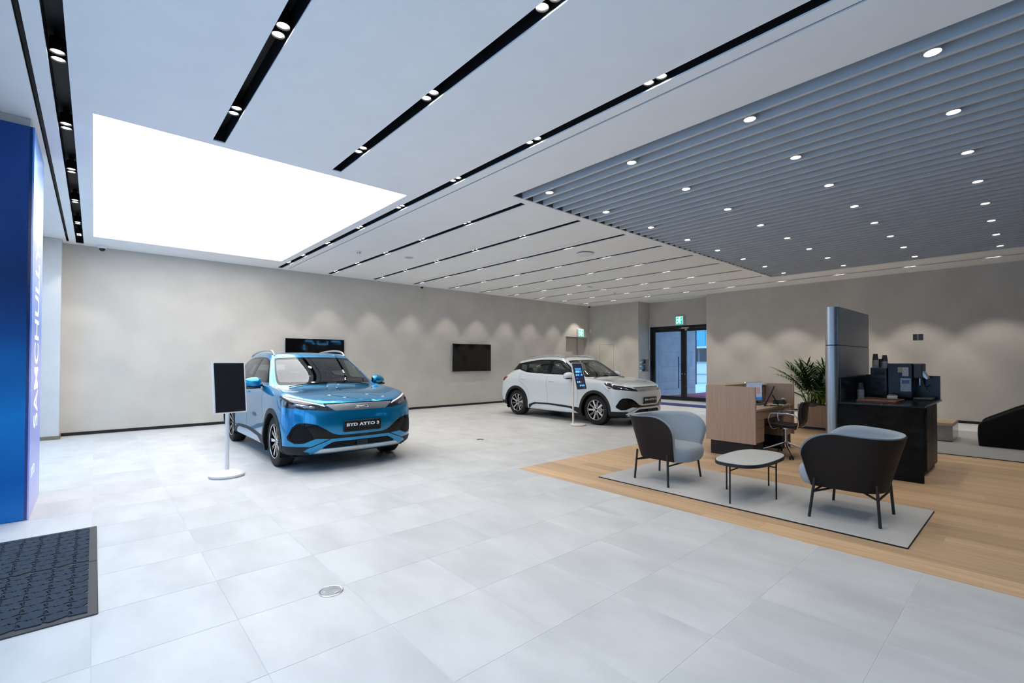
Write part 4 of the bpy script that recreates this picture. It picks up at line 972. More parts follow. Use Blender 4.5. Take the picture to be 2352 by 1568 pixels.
def palm(x, y, label, n, H):
    t = thing('potted_palm', label, 'plant', (x, y, 0.47))
    st = MB()
    for k in range(n):
        az = rp.uniform(0, 2*PI); el = rp.uniform(0.45, 1.4); L = H*rp.uniform(0.75, 1.0); d = Vector((math.cos(az)*math.cos(el), math.sin(az)*math.cos(el), math.sin(el)))
        b = Vector((rp.uniform(-0.06, 0.06), rp.uniform(-0.06, 0.06), 0)); pts = []; p = b.copy(); q = d.copy()
        for i in range(9):
            pts.append(p.copy()); q = (q+Vector((0, 0, -0.045*i*0.5))).normalized(); p = p+q*L/8
        st.tube(pts, [0.006-0.0005*i for i in range(9)], 5)
        lf = MB()
        for i in range(3, 9):
            for s in (-1, 1):
                for h2 in (0, 0.5):
                    if i == 8 and h2: continue
                    o = pts[i] if not h2 or i == 8 else (pts[i]+pts[i+1])/2
                    tdir = (pts[min(i+1, 8)]-pts[i-1]).normalized(); sd = tdir.cross(Vector((0, 0, 1))).normalized()
                    blade(lf, o, tdir*0.75+sd*s*(0.75 if i < 8 else 0.3)+Vector((0, 0, 0.15)), rp.uniform(0.22, 0.33)*(1.05-abs(i-5.5)*0.07), 0.017, 0.5, 4)
        lf.build('frond', M_LEAF, t, smooth=True)
    st.build('stems', M_STEM, t, smooth=True)
palm(11.86, 3.30, 'large feathery green palm at the end of the planter', 34, 1.12)
palm(11.86, 2.85, 'green palm in the planter partly behind the silver partition', 24, 1.02)
def strap_plant(x, y, label, n, H, m, w, z=0.47):
    t = thing('strap_leaf_plant', label, 'plant', (x, y, z))
    for k in range(n):
        az = 2*PI*k/n+rp.uniform(-0.3, 0.3); el = rp.uniform(1.0, 1.4); mb = MB()
        blade(mb, (0.02*math.cos(az), 0.02*math.sin(az), 0), (math.cos(az)*math.cos(el), math.sin(az)*math.cos(el), math.sin(el)), H*rp.uniform(0.7, 1.0), w, rp.uniform(0.1, 0.5), 7, 0.25); mb.build('leaf', m, t, smooth=True)
strap_plant(11.68, 3.12, 'yellow-green plant with long strap leaves at the planter front', 11, 0.62, M_LEAFY, 0.022)
strap_plant(11.72, 2.95, 'dark green broad-leaved plant between palm and partition', 10, 0.85, M_LEAF2, 0.045)
strap_plant(11.70, 3.38, 'low yellow-green strap-leaved plant at the planter corner', 8, 0.42, M_LEAFY, 0.018)
tag(MB().lathe([(0.0, 0.0), (0.10, 0.01), (0.14, 0.04), (0.12, 0.08), (0.06, 0.10), (0.0, 0.105)], 14, Matrix.Scale(1.3, 4, (0, 1, 0))).build('garden_rock', mat('brown_rock', (0.20, 0.15, 0.11), rough=0.9, noise=0.3, scale=12, bump=0.6), None, True, loc=(11.68, 3.50-0.20, 0.468)), 'rough brown rock lying on the soil at the planter edge', 'rock')
# ------------------------------------------------------------------ car: one B-spline skin, cut into panels
RINGS = [
 # bottom inner edge
 [(0,.20,.215),(.35,.21,.215),(.6,.26,.215),(.74,.38,.215),(.80,.5,.215),(.80,.875,.215),(.80,1.33,.21),(.80,1.9,.205),(.80,2.5,.205),(.80,3.05,.205),(.80,3.595,.215),(.78,4.0,.23),(.68,4.18,.25),(.44,4.26,.26),(0,4.28,.26)],
 [(0,.06,.245),(.38,.075,.245),(.66,.14,.25),(.84,.29,.255),(.905,.47,.255),(.915,.875,.255),(.91,1.33,.245),(.895,1.9,.235),(.895,2.5,.235),(.905,3.05,.235),(.915,3.595,.255),(.90,4.02,.285),(.80,4.25,.31),(.5,4.35,.32),(0,4.37,.32)],
 [(0,.012,.40),(.38,.03,.40),(.67,.105,.40),(.86,.265,.40),(.928,.47,.41),(.938,.875,.42),(.925,1.33,.40),(.900,1.9,.385),(.900,2.5,.385),(.918,3.05,.40),(.938,3.595,.42),(.922,4.02,.42),(.82,4.31,.43),(.5,4.42,.43),(0,4.44,.43)],
 [(0,.0,.60),(.38,.018,.60),(.68,.095,.60),(.865,.265,.61),(.925,.47,.63),(.938,.875,.66),(.912,1.33,.62),(.888,1.9,.59),(.888,2.5,.59),(.908,3.05,.62),(.938,3.595,.66),(.925,4.02,.64),(.84,4.30,.62),(.52,4.41,.62),(0,4.43,.62)],
 [(0,.022,.775),(.38,.04,.775),(.68,.12,.785),(.86,.29,.805),(.915,.49,.83),(.925,.875,.86),(.915,1.33,.82),(.912,1.9,.80),(.912,2.5,.80),(.918,3.05,.83),(.93,3.595,.87),(.92,4.02,.85),(.83,4.285,.83),(.52,4.40,.82),(0,4.42,.82)],
 [(0,.06,.885),(.38,.08,.885),(.66,.19,.91),(.82,.37,.95),(.885,.55,.975),(.905,.90,.985),(.908,1.35,.965),(.915,1.9,.955),(.915,2.5,.965),(.917,3.05,.985),(.912,3.595,1.02),(.90,4.02,1.02),(.80,4.26,.99),(.5,4.36,.97),(0,4.38,.97)],
 [(0,.17,.945),(.36,.19,.945),(.60,.31,.965),(.74,.50,1.005),(.80,.67,1.03),(.835,.98,1.05),(.865,1.40,1.05),(.878,1.9,1.05),(.878,2.5,1.06),(.882,3.05,1.08),(.872,3.55,1.12),(.83,3.93,1.125),(.72,4.18,1.075),(.46,4.28,1.05),(0,4.30,1.05)],
 [(0,.60,1.035),(.32,.62,1.03),(.54,.72,1.035),(.68,.87,1.05),(.74,1.0,1.065),(.79,1.16,1.075),(.845,1.46,1.09),(.856,1.92,1.10),(.856,2.5,1.11),(.86,3.05,1.13),(.845,3.52,1.18),(.79,3.88,1.185),(.69,4.10,1.14),(.44,4.20,1.11),(0,4.22,1.11)],
 [(0,1.08,1.085),(.32,1.10,1.08),(.56,1.16,1.075),(.70,1.24,1.075),(.765,1.32,1.085),(.80,1.42,1.10),(.825,1.60,1.12),(.835,1.95,1.13),(.835,2.5,1.14),(.835,3.05,1.16),(.81,3.50,1.21),(.75,3.84,1.22),(.66,4.05,1.18),(.42,4.14,1.15),(0,4.16,1.15)],
 [(0,1.50,1.325),(.31,1.52,1.32),(.54,1.57,1.315),(.65,1.62,1.31),(.69,1.68,1.315),(.71,1.75,1.33),(.725,1.86,1.35),(.735,2.08,1.36),(.74,2.5,1.365),(.735,3.0,1.365),(.715,3.42,1.36),(.67,3.74,1.35),(.60,3.93,1.335),(.38,4.01,1.33),(0,4.03,1.33)],
 [(0,1.95,1.545),(.30,1.96,1.54),(.50,1.99,1.53),(.575,2.02,1.522),(.60,2.06,1.522),(.612,2.11,1.525),(.62,2.19,1.532),(.625,2.34,1.542),(.63,2.6,1.548),(.625,2.95,1.54),(.61,3.30,1.513),(.585,3.60,1.482),(.54,3.84,1.455),(.36,3.92,1.455),(0,3.94,1.46)],
 [(0,2.04,1.572),(.27,2.05,1.572),(.44,2.08,1.568),(.50,2.11,1.568),(.52,2.15,1.572),(.53,2.20,1.577),(.535,2.27,1.582),(.54,2.40,1.590),(.54,2.64,1.592),(.535,2.95,1.582),(.525,3.26,1.556),(.50,3.54,1.525),(.47,3.77,1.502),(.33,3.84,1.502),(0,3.86,1.506)],
 [(0,2.14,1.59),(0,2.17,1.593),(0,2.22,1.597),(0,2.27,1.60),(0,2.32,1.603),(0,2.37,1.605),(0,2.44,1.607),(0,2.52,1.608),(0,2.67,1.607),(0,2.94,1.598),(0,3.22,1.575),(0,3.47,1.548),(0,3.62,1.53),(0,3.70,1.523),(0,3.76,1.518)]]
AXF, AXR, WHZ, WHR = 0.875, 3.595, 0.347, 0.347
class Skin:
    def __init__(s, V, N, F, U=None): s.V, s.N, s.F, s.U = V, N, F, U
def spline_skin():
    P = np.array(RINGS, float); mir = np.array([-1, 1, 1.])
    def ext(Q):
        Q = np.concatenate([(Q[:, 1:2]*mir), Q, (Q[:, -2:-1]*mir)], 1)
        return np.concatenate([(2*Q[0]-Q[1])[None], Q, (Q[-2]*mir)[None]], 0)
    B = lambda t: np.stack([(1-t)**3/6, (3*t**3-6*t**2+4)/6, (-3*t**3+3*t**2+3*t+1)/6, t**3/6], -1)
    D = lambda t: np.stack([-(1-t)**2/2, (9*t**2-12*t)/6, (-9*t**2+6*t+3)/6, t**2/2], -1)
    W = np.array([1, 4, 1])/6
    Q = P.copy()
    for it in range(2):
        E = ext(Q); S = sum(W[a]*W[b]*E[a:a+P.shape[0], b:b+P.shape[1]] for a in range(3) for b in range(3))
        Q = Q+(P-S)*0.8; Q[:, 0, 0] = 0; Q[:, -1, 0] = 0; Q[-1, :, 0] = 0
    E = ext(Q)
    nu = [12, 12, 12, 10, 16, 18, 20, 22, 22, 20, 16, 10, 10, 10]; nv = [4, 10, 12, 12, 10, 8, 12, 14, 16, 16, 6, 8]
    us = np.concatenate([k+np.arange(n)/n for k, n in enumerate(nu)]+[[14.0]]); vs = np.concatenate([k+np.arange(n)/n for k, n in enumerate(nv)]+[[12.0]])
    def basis(ts, n, f):
        i = np.minimum(ts.astype(int), n-2); M = np.zeros((len(ts), n+2)); b = f(ts-i)
        for r in range(4): M[np.arange(len(ts)), i+r] = b[:, r]
        return M
    Bu, Du, Bv, Dv = basis(us, 15, B), basis(us, 15, D), basis(vs, 13, B), basis(vs, 13, D)
    X = np.einsum('vk,kjc,uj->vuc', Bv, E, Bu); Xu = np.einsum('vk,kjc,uj->vuc', Bv, E, Du); Xv = np.einsum('vk,kjc,uj->vuc', Dv, E, Bu)
    Nn = np.cross(Xu, Xv); ln = np.linalg.norm(Nn, axis=-1, keepdims=True); ln[ln < 1e-9] = 1; Nn /= ln
    X[:, 0, 0] = 0; X[:, -1, 0] = 0; X[-1, :, 0] = 0
    nV, nU = X.shape[:2]; V = X.reshape(-1, 3); Nn = Nn.reshape(-1, 3)
    Nn[(V[:, 0] < 1e-6), 0] = 0; top = np.arange((nV-1)*nU, nV*nU); Nn[top] = np.cross([1, 0, 0], Xu.reshape(-1, 3)[top]); Nn[top, 0] = 0
    Nn[top] *= np.sign(Nn[top, 2:3]); Nn /= np.maximum(np.linalg.norm(Nn, axis=1, keepdims=True), 1e-9)
    UV = np.stack(np.meshgrid(us, vs), -1).reshape(-1, 2)
    idx = np.arange(nV*nU).reshape(nV, nU)
    F = np.stack([idx[:-1, :-1], idx[:-1, 1:], idx[1:, 1:], idx[1:, :-1]], -1).reshape(-1, 4)
    n = len(V); onc = V[:, 0] < 1e-6; mapm = np.where(onc, np.arange(n), np.cumsum(~onc)-1+n)
    V2 = np.concatenate([V, V[~onc]*mir]); N2 = np.concatenate([Nn, Nn[~onc]*mir]); U2 = np.concatenate([UV, UV[~onc]])
    F2 = np.concatenate([F, mapm[F][:, ::-1]])
    # outward normals
    c = V2.mean(0); flip = np.mean(np.sum((V2-c)*N2, 1)) < 0
    if flip: N2 = -N2
    a, b, d = V2[F2[:, 0]], V2[F2[:, 1]], V2[F2[:, 3]]
    g = np.sum(np.cross(b-a, d-a)*(a-c), 1)
    if np.mean(np.sign(g)) < 0: F2 = F2[:, ::-1]
    return Skin(V2, N2, F2.copy(), U2)
def poly_sdf(P, poly):
    A = np.array(poly, float); Bq = np.roll(A, -1, 0); d = np.full(len(P), 1e9); ins = np.zeros(len(P), bool)
    for a, b in zip(A, Bq):
        e = b-a; w = P-a; t = np.clip((w@e)/max(e@e, 1e-12), 0, 1); d = np.minimum(d, np.hypot(*(w-t[:, None]*e).T))
        c = ((a[1] <= P[:, 1]) & (P[:, 1] < b[1])) | ((b[1] <= P[:, 1]) & (P[:, 1] < a[1]))
        with np.errstate(divide='ignore', invalid='ignore'): xi = a[0]+(P[:, 1]-a[1])/(b[1]-a[1])*e[0]
        ins ^= c & (P[:, 0] < xi)
    return np.where(ins, -d, d)
def compact(V, N, U, F):
    used = np.unique(F[F >= 0]); m = -np.ones(len(V), int); m[used] = np.arange(len(used)); G = np.where(F >= 0, m[np.maximum(F, 0)], -1)
    return Skin(V[used], N[used], G, U[used])
def cut(S, d):
    """split a skin along d = 0; returns (outside, inside)"""
    d = np.where(np.abs(d) < 1e-7, 1e-7, d); F = S.F; tri = F[:, 3] < 0
    dd = d[np.maximum(F, 0)]; neg = dd < 0; neg[tri, 3] = neg[tri, 0]
    allin, allout = neg.all(1), ~neg.any(1); mix = ~(allin | allout)
    V, N, U = list(map(list, (S.V, S.N, S.U))); outF, inF = [], []; cache = {}
    def cross(i, j):
        k = (i, j) if i < j else (j, i)
        if k not in cache:
            a, b = k; t = d[a]/(d[a]-d[b]); V.append(V[a]*(1-t)+V[b]*t); n = N[a]*(1-t)+N[b]*t; N.append(n/max(np.linalg.norm(n), 1e-9)); U.append(U[a]*(1-t)+U[b]*t); cache[k] = len(V)-1
        return cache[k]
    for f in F[mix]:
        tris = [(f[0], f[1], f[2])]
        if f[3] >= 0: tris.append((f[0], f[2], f[3]))
        for t in tris:
            po, pi = [], []
            for q in range(3):
                i, j = t[q], t[(q+1) % 3]
                (pi if d[i] < 0 else po).append(i)
                if (d[i] < 0) != (d[j] < 0):
                    c = cross(i, j); po.append(c); pi.append(c)
            for lst, o in ((po, outF), (pi, inF)):
                if len(lst) == 3: o.append((*lst, -1))
                elif len(lst) == 4: o.append(tuple(lst))
    V, N, U = np.array(V), np.array(N), np.array(U)
    mk = lambda base, ex: np.concatenate([base, np.array(ex, int).reshape(-1, 4)]) if ex else base
    return compact(V, N, U, mk(F[allout], outF)), compact(V, N, U, mk(F[allin], inF))
def skin_mesh(S, name, off=0.0, skirt=0.012, m=None, inner=None):
    V = S.V+S.N*off; faces = [tuple(int(i) for i in f if i >= 0) for f in S.F]
    if skirt:
        cnt = {}
        for f in faces:
            for a, b in zip(f, f[1:]+f[:1]):
                k = (a, b) if a < b else (b, a); cnt[k] = None if k in cnt else (a, b)
        bed = [v for v in cnt.values() if v is not None]; bv = sorted({i for e in bed for i in e}); mp = {i: len(V)+k for k, i in enumerate(bv)}
        n0 = len(faces)
        V = np.concatenate([V, V[bv]-S.N[bv]*(skirt+off)]); faces += [(b, a, mp[a], mp[b]) for a, b in bed]
    me = bpy.data.meshes.new(name); me.from_pydata([tuple(v) for v in V], [], faces); me.update()
    me.polygons.foreach_set('use_smooth', [True]*len(me.polygons))
    nl = []
    for p in me.polygons:
        if len(S.F) > p.index:
            for i in p.vertices: nl.append(S.N[i])
        else:
            for i in p.vertices: nl.append(p.normal)
    me.normals_split_custom_set([tuple(n) for n in nl])
    if m: me.materials.append(m)
    return me
def halves(S):
    """left and right part of a skin that touches neither side of the middle"""
    c = S.V[:, 0][np.maximum(S.F[:, :3], 0)].mean(1)
    return [compact(S.V, S.N, S.U, S.F[c < 0]), compact(S.V, S.N, S.U, S.F[c >= 0])]
mirp = lambda pts: list(pts)+[(-x, z) for x, z in reversed(pts) if x > 1e-6]

M_CLAD = mat('cladding_grey', (0.018, 0.020, 0.023), rough=0.55, spec=0.3, noise=0.06, scale=200, bump=0.05)
M_GLOSSB = mat('gloss_black', (0.004, 0.004, 0.005), rough=0.08, noise=0.05, spec=0.35)
M_BSILV = mat('satin_silver', (0.62, 0.63, 0.64), rough=0.25, metal=0.9, noise=0.03)
M_ALLOY = mat('machined_alloy', (0.72, 0.72, 0.73), rough=0.2, metal=1.0, noise=0.03)
M_TYRE = mat('tyre_rubber', (0.012, 0.012, 0.013), rough=0.75, noise=0.15, scale=30, bump=0.05)
M_WSHIELD = glass_mat('windscreen_glass', (0.62, 0.68, 0.66), refl=0.25)
M_SGLASS = glass_mat('side_glass', (0.40, 0.46, 0.45), refl=0.25)
M_TAIL = mat('tail_lamp_red', (0.30, 0.01, 0.012), rough=0.1, noise=0.2, scale=30, coat=1.0)
M_LAMP = mat('lamp_dark', (0.012, 0.014, 0.018), rough=0.05, noise=0.3, scale=40, coat=1.0)
M_DRL = mat('lamp_clear_strip', (0.85, 0.87, 0.9), rough=0.15, noise=0.02, emit=(0.9, 0.95, 1.0), estr=0.15)
M_INT = mat('interior_grey', (0.045, 0.050, 0.056), rough=0.6, noise=0.1, scale=60)
M_INTD = mat('interior_dark', (0.006, 0.007, 0.008), rough=0.7, spec=0.2, noise=0.1, scale=60)
M_GAP = mat('panel_gap', (0.006, 0.006, 0.007), rough=0.7, noise=0.1)
M_PLATE = mat('plate_black', (0.006, 0.006, 0.007), rough=0.35, noise=0.1)
M_PWHITE = mat('plate_white', (0.85, 0.85, 0.86), rough=0.4, noise=0.02)
def car_paint(name, c, metal, flake):
    m = mat(name, c, rough=0.26, metal=metal, coat=1.0, noise=flake, scale=900, detail=1)
    return m
P_BLUE = car_paint('surf_blue_paint', (0.0, 0.225, 0.47), 0.68, 0.06)
P_WHITE = car_paint('ski_white_paint', (0.66, 0.71, 0.74), 0.0, 0.01)

def build_car_meshes():
    """list of (level, name, mesh, paint?) ; level 1 rows hang on the thing, level 2 rows on the row before"""
    out = []
    S = spline_skin(); full = S
    bvh = BVHTree.FromPolygons([Vector(v) for v in S.V], [tuple(int(i) for i in f) for f in S.F])
    def side_pt(y, z, sx, off=0.0):
        h = bvh.ray_cast(Vector((sx*2, y, z)), Vector((-sx, 0, 0)))
        return (h[0]+h[1]*off*(1 if h[1].x*sx > 0 else -1), h[1]*(1 if h[1].x*sx > 0 else -1)) if h[0] else None
    def front_pt(x, z, off=0.0):
        h = bvh.ray_cast(Vector((x, -1, z)), Vector((0, 1, 0))); n = h[1]*(1 if h[1].y < 0 else -1)
        return h[0]+n*off, n
    def top_pt(x, y, off=0.0):
        h = bvh.ray_cast(Vector((x, y, 3)), Vector((0, 0, -1))); n = h[1]*(1 if h[1].z > 0 else -1)
        return h[0]+n*off, n
    def ribbon(mb, pts, w, off=0.0012):
        """pts: (position, normal) along a line on the skin"""
        vs = []
        for i, (p, n) in enumerate(pts):
            t = (pts[min(i+1, len(pts)-1)][0]-pts[max(i-1, 0)][0]).normalized(); s = n.cross(t).normalized()
            vs += [p+n*off-s*w/2, p+n*off+s*w/2]
        mb.add(vs, [(2*i, 2*i+1, 2*i+3, 2*i+2) for i in range(len(pts)-1)])
    yz = lambda S: S.V[:, 1:3]; ax = lambda S: np.abs(S.V[:, 0])
    def fr(S): return np.stack([S.V[:, 0], S.V[:, 2]], 1)
    def take(S, dfun): return cut(S, dfun(S))
    def side_region(poly, xmin=0.45):
        def f(S):
            d = poly_sdf(yz(S), poly); return np.where(ax(S) > xmin, d, np.maximum(d, 0.05))
        return f
    def front_region(poly, ymax):
        def f(S):
            d = poly_sdf(fr(S), poly); return np.where(S.V[:, 1] < ymax, d, np.maximum(d, 0.05))
        return f
    def arch(r):
        def f(S):
            d = np.full(len(S.V), 1.0)
            for c in (AXF, AXR):
                p = yz(S)-np.array([c, WHZ]); q = np.where(p[:, 1] > 0, np.hypot(p[:, 0], p[:, 1]), np.abs(p[:, 0]))-r; d = np.minimum(d, q)
            return np.where(ax(S) > 0.40, d, np.maximum(d, 0.05))
        return f
    parts = []      # (name, skin, offset, material, sided, subparts)
    S, _ = take(S, arch(0.392))
    S, tr = take(S, arch(0.462)); parts.append(('arch_trim', tr, 0.007, M_CLAD, True))
    band = [(3.09, .33), (3.0, .362), (2.89, .398), (2.43, .408), (1.91, .398), (1.52, .38), (1.33, .37), (1.33, .19), (1.39, .24), (1.54, .31), (1.64, .338), (1.82, .343), (2.39, .368), (2.83, .358), (2.95, .328), (3.06, .24), (3.09, .19)]
    S, sb = take(S, side_region(band)); parts.append(('sill_trim', sb, 0.006, M_CLAD, True))
    rb = [(4.04, .385), (4.6, .39), (4.6, .15), (4.0, .15)]
    S, rbk = cut(S, poly_sdf(yz(S), rb)); parts.append(('rear_valance', rbk, 0.004, M_CLAD, False))
    # glasshouse
    dlo = cat_rom([(1.50, 1.135), (1.66, 1.25), (1.83, 1.37), (1.98, 1.45), (2.12, 1.492), (2.30, 1.515), (2.69, 1.522), (3.05, 1.508), (3.45, 1.462), (3.72, 1.425)], 4)+[(3.95, 1.415), (4.6, 1.41), (4.6, 1.175), (4.05, 1.19), (3.62, 1.255)]+cat_rom([(3.62, 1.255), (3.45, 1.215), (3.23, 1.178), (2.89, 1.16), (2.49, 1.152), (1.88, 1.14), (1.52, 1.128)], 3)[1:]
    wmask = lambda S: (S.U[:, 0] < 4.6) | ((S.U[:, 0] < 6.0) & False)
    def dlo_d(S):
        d = poly_sdf(yz(S), dlo); return np.where((S.V[:, 1] > 1.40) & (S.U[:, 0] > 4.3), d, np.maximum(d, 0.05))
    S, bandg = cut(S, dlo_d(S))
    panes = [('front_door_glass', [(1.60, 1.165), (1.74, 1.28), (1.90, 1.392), (2.05, 1.458), (2.20, 1.488), (2.40, 1.498), (2.37, 1.172)]),
             ('rear_door_glass', [(2.50, 1.178), (2.53, 1.498), (2.80, 1.495), (3.08, 1.480), (3.33, 1.448), (3.27, 1.30), (3.14, 1.19)]),
             ('quarter_glass', [(3.30, 1.225), (3.42, 1.432), (3.66, 1.398), (3.58, 1.285), (3.46, 1.245)])]
    gl = []
    for n, p in panes:
        bandg, g = take(bandg, side_region(round_poly(p, 0.03, 3), 0.4)); gl.append((n, g))
    rg = [(-.50, 1.195), (.50, 1.195), (.44, 1.385), (-.44, 1.385)]
    d = poly_sdf(fr(bandg), round_poly(rg, 0.04, 4)); bandg, rgl = cut(bandg, np.where(bandg.V[:, 1] > 3.7, d, np.maximum(d, 0.05)))
    parts.append(('window_surround', bandg, -0.002, M_GLOSSB, False))
    for n, g in gl: parts.append((n, g, -0.004, M_SGLASS, True))
    parts.append(('rear_window', rgl, -0.004, M_SGLASS, False))
    wuv = lambda S: np.stack([np.minimum(S.U[:, 0], 14), S.U[:, 1]], 1)
    wsh = round_poly([(-1, 8.10), (3.45, 8.10), (3.55, 9.0), (3.35, 9.86), (-1, 9.86)], [.01, .3, .01, .35, .01], 5)
    S, ws = cut(S, poly_sdf(wuv(S), wsh)*0.3)
    wsi = round_poly([(-1, 8.32), (3.12, 8.32), (3.2, 9.0), (2.95, 9.70), (-1, 9.70)], [.01, .35, .01, .4, .01], 5)
    frit, ws = cut(ws, poly_sdf(wuv(ws), wsi)*0.3)
    parts.append(('windscreen', ws, -0.004, M_WSHIELD, False)); parts.append(('windscreen_border', frit, -0.004, M_GLOSSB, False))
    roof = round_poly([(-.43, 2.16), (.43, 2.16), (.42, 3.30), (-.42, 3.30)], 0.08, 5)
    d = poly_sdf(S.V[:, :2], roof); S, rp_ = cut(S, np.where(S.V[:, 2] > 1.5, d, np.maximum(d, 0.05))); parts.append(('glass_roof', rp_, -0.001, M_GLOSSB, False))
    # nose
    bar = [(.355, .798), (.475, .880)]
    barp = [(-.475, .880), (-.24, .884), (0, .885), (.24, .884), (.475, .880), (.355, .798), (0, .796), (-.355, .798)]
    S, gb = take(S, front_region(barp, 0.6)); parts.append(('grille_bar', gb, 0.004, M_BSILV, False))
    gapp = mirp([(0, .8852), (.24, .8842), (.49, .881), (.52, .898), (.24, .899), (0, .899)][:3]+[(.52, .897), (.24, .8985), (0, .899)])
    gapp = [(-.52, .896), (-.49, .881), (0, .8855), (.49, .881), (.52, .896), (0, .900)]
    S, gg = take(S, front_region(gapp, 0.6)); parts.append(('hood_gap', gg, -0.006, M_GAP, False))
    lamp = [(.365, .796), (.49, .880), (.56, .905), (.66, .935), (.76, .962), (.862, .988), (.93, .99), (.93, .86), (.86, .842), (.80, .836), (.70, .824), (.58, .812), (.46, .800)]
    def lampd(S):
        d = poly_sdf(np.stack([ax(S), S.V[:, 2]], 1), lamp); return np.maximum(d, (S.V[:, 1]-(0.50+1.15*(S.V[:, 2]-0.87)))*0.7)
    S, lm_ = cut(S, lampd(S))
    drl = [(.50, .884), (.56, .900), (.66, .928), (.76, .953), (.855, .974), (.862, .958), (.76, .935), (.66, .910), (.55, .880), (.47, .850), (.455, .852)]
    lm_, dr = cut(lm_, np.where(lm_.V[:, 1] < 0.72, poly_sdf(np.stack([ax(lm_), lm_.V[:, 2]], 1), drl), 1.0))
    pr = [(.60, .832), (.60, .868), (.70, .893), (.80, .912), (.835, .905), (.81, .875), (.72, .85)]
    lm_, pj = cut(lm_, poly_sdf(np.stack([ax(lm_), lm_.V[:, 2]], 1), pr))
    parts.append(('headlamp', lm_, -0.003, M_LAMP, True)); parts.append(('headlamp_strip', dr, -0.002, M_DRL, True)); parts.append(('headlamp_projector', pj, -0.012, mat('lamp_reflector', (0.25, 0.30, 0.38), rough=0.12, metal=0.9, noise=0.5, scale=30), True))
    mouth = mirp([(0, .432), (.42, .432), (.60, .445), (.73, .390), (.82, .386), (.88, .43), (.89, .47), (.845, .60), (.80, .652), (.71, .657), (.60, .632), (.50, .575), (.40, .505), (.31, .476), (0, .472)])
    S, mo = take(S, front_region(mouth, 0.48))
    vent = [(.62, .455), (.72, .405), (.81, .400), (.865, .44), (.868, .48), (.825, .60), (.785, .635), (.70, .60)]
    mo, ve = cut(mo, poly_sdf(np.stack([ax(mo), mo.V[:, 2]], 1), vent))
    parts.append(('mouth_trim', mo, -0.004, M_GLOSSB, False)); parts.append(('corner_vent', ve, -0.014, M_INTD, True))
    S, lg = take(S, front_region([(-.39, .392), (.39, .392), (.535, .312), (-.535, .312)], 0.4)); parts.append(('lower_grille', lg, -0.014, M_INTD, False))
    S, sbar = take(S, front_region([(-.53, .304), (.53, .304), (.60, .262), (.60, .25), (-.60, .25), (-.60, .262)], 0.4)); parts.append(('skid_bar', sbar, 0.004, M_BSILV, False))
    crn = [(.645, .345), (.99, .352), (.99, .15), (.62, .15), (.66, .262), (.735, .285)]
    d = poly_sdf(np.stack([ax(S), S.V[:, 2]], 1), crn); S, cr = cut(S, np.where(S.V[:, 1] < 0.55, d, np.maximum(d, 0.05))); parts.append(('bumper_corner', cr, 0.003, M_CLAD, True))
    tl = [(3.97, 1.05), (4.2, 1.045), (4.6, 1.04), (4.6, .955), (4.3, .93), (4.13, .925)]
    d = poly_sdf(yz(S), tl); S, tlp = cut(S, d); parts.append(('tail_lamp', tlp, 0.002, M_TAIL, False))
    body = S
    out.append((1, 'body', skin_mesh(body, 'body', 0, 0.014, P_BLUE), True))
    keep = body.V[:, 2] > 0.30; fk = keep[np.maximum(body.F[:, :3], 0)].all(1)
    ins = compact(body.V, body.N, body.U, body.F[fk]); out.append((1, 'interior_lining', skin_mesh(ins, 'interior_lining', -0.035, 0, M_INT), False))
    for n, s, off, m, sided in parts:
        if len(s.F) == 0: continue
        thin = 0 if m in (M_WSHIELD, M_SGLASS) else 0.012
        for h in (halves(s) if sided else [s]):
            if n == 'arch_trim':
                yc = h.V[:, 1][np.maximum(h.F[:, :3], 0)].mean(1)
                for hh in (compact(h.V, h.N, h.U, h.F[yc < 2.2]), compact(h.V, h.N, h.U, h.F[yc >= 2.2])): out.append((1, n, skin_mesh(hh, n, off, thin, m), False))
            else: out.append((1, n, skin_mesh(h, n, off, thin, m), False))
            if n == 'corner_vent':
                sx = np.sign(h.V[0, 0]); mb = MB()
                for z in np.arange(.412, .63, .0155):
                    xr = [x for x in np.linspace(.60, .88, 60) if poly_sdf(np.array([[x, z]]), vent)[0] < -0.004]
                    if len(xr) < 2: continue
                    ribbon(mb, [front_pt(sx*x, z) for x in np.linspace(xr[0], xr[-1], 8)], 0.0055, -0.004)
                out.append((2, 'vent_slat', mb.mesh('vent_slat'), False)); out[-1][2].materials.append(M_CLAD); out[-1] = (2, 'vent_slats', out[-1][2], False)
            if n == 'lower_grille':
                mb = MB()
                for z in (.33, .35, .37):
                    w = .535-(z-.312)/.08*.145-0.02; ribbon(mb, [front_pt(x, z) for x in np.linspace(-w, w, 16)], 0.009, -0.004)
                me = mb.mesh('grille_slats'); me.materials.append(M_GLOSSB); out.append((2, 'grille_slats', me, False))
                me = MB().bbox(-0.075, 0.075, -0.008, 0.02, .318, .388, b=0.004).mesh('radar_cover'); me.materials.append(M_CLAD); out.append((2, 'radar_cover', me, False))
            if n == 'grille_bar':
                mb = MB()
                strokes = [[(-.088, .858), (-.040, .858), (-.034, .850), (-.034, .848), (-.040, .842), (-.08, .842)], [(-.034, .836), (-.034, .832), (-.040, .824), (-.088, .824)],
                           [(-.026, .858), (-.026, .846), (-.020, .840), (.022, .840), (.028, .846), (.028, .858)], [(.001, .840), (.001, .824)],
                           [(.038, .858), (.080, .858), (.090, .850), (.090, .832), (.080, .824), (.038, .824), (.038, .840)]]
                for st in strokes: mb.tube([front_pt(x*1.05, z, 0.006)[0] for x, z in st], 0.0032, 6)
                me = mb.mesh('badge', True); me.materials.append(M_CHROME); out.append((2, 'badge', me, False))
    # shut lines
    def seam(pts, w):
        mb = MB(); ribbon(mb, pts, w); me = mb.mesh('shut_line'); me.materials.append(M_GAP); out.append((1, 'shut_line', me, False))
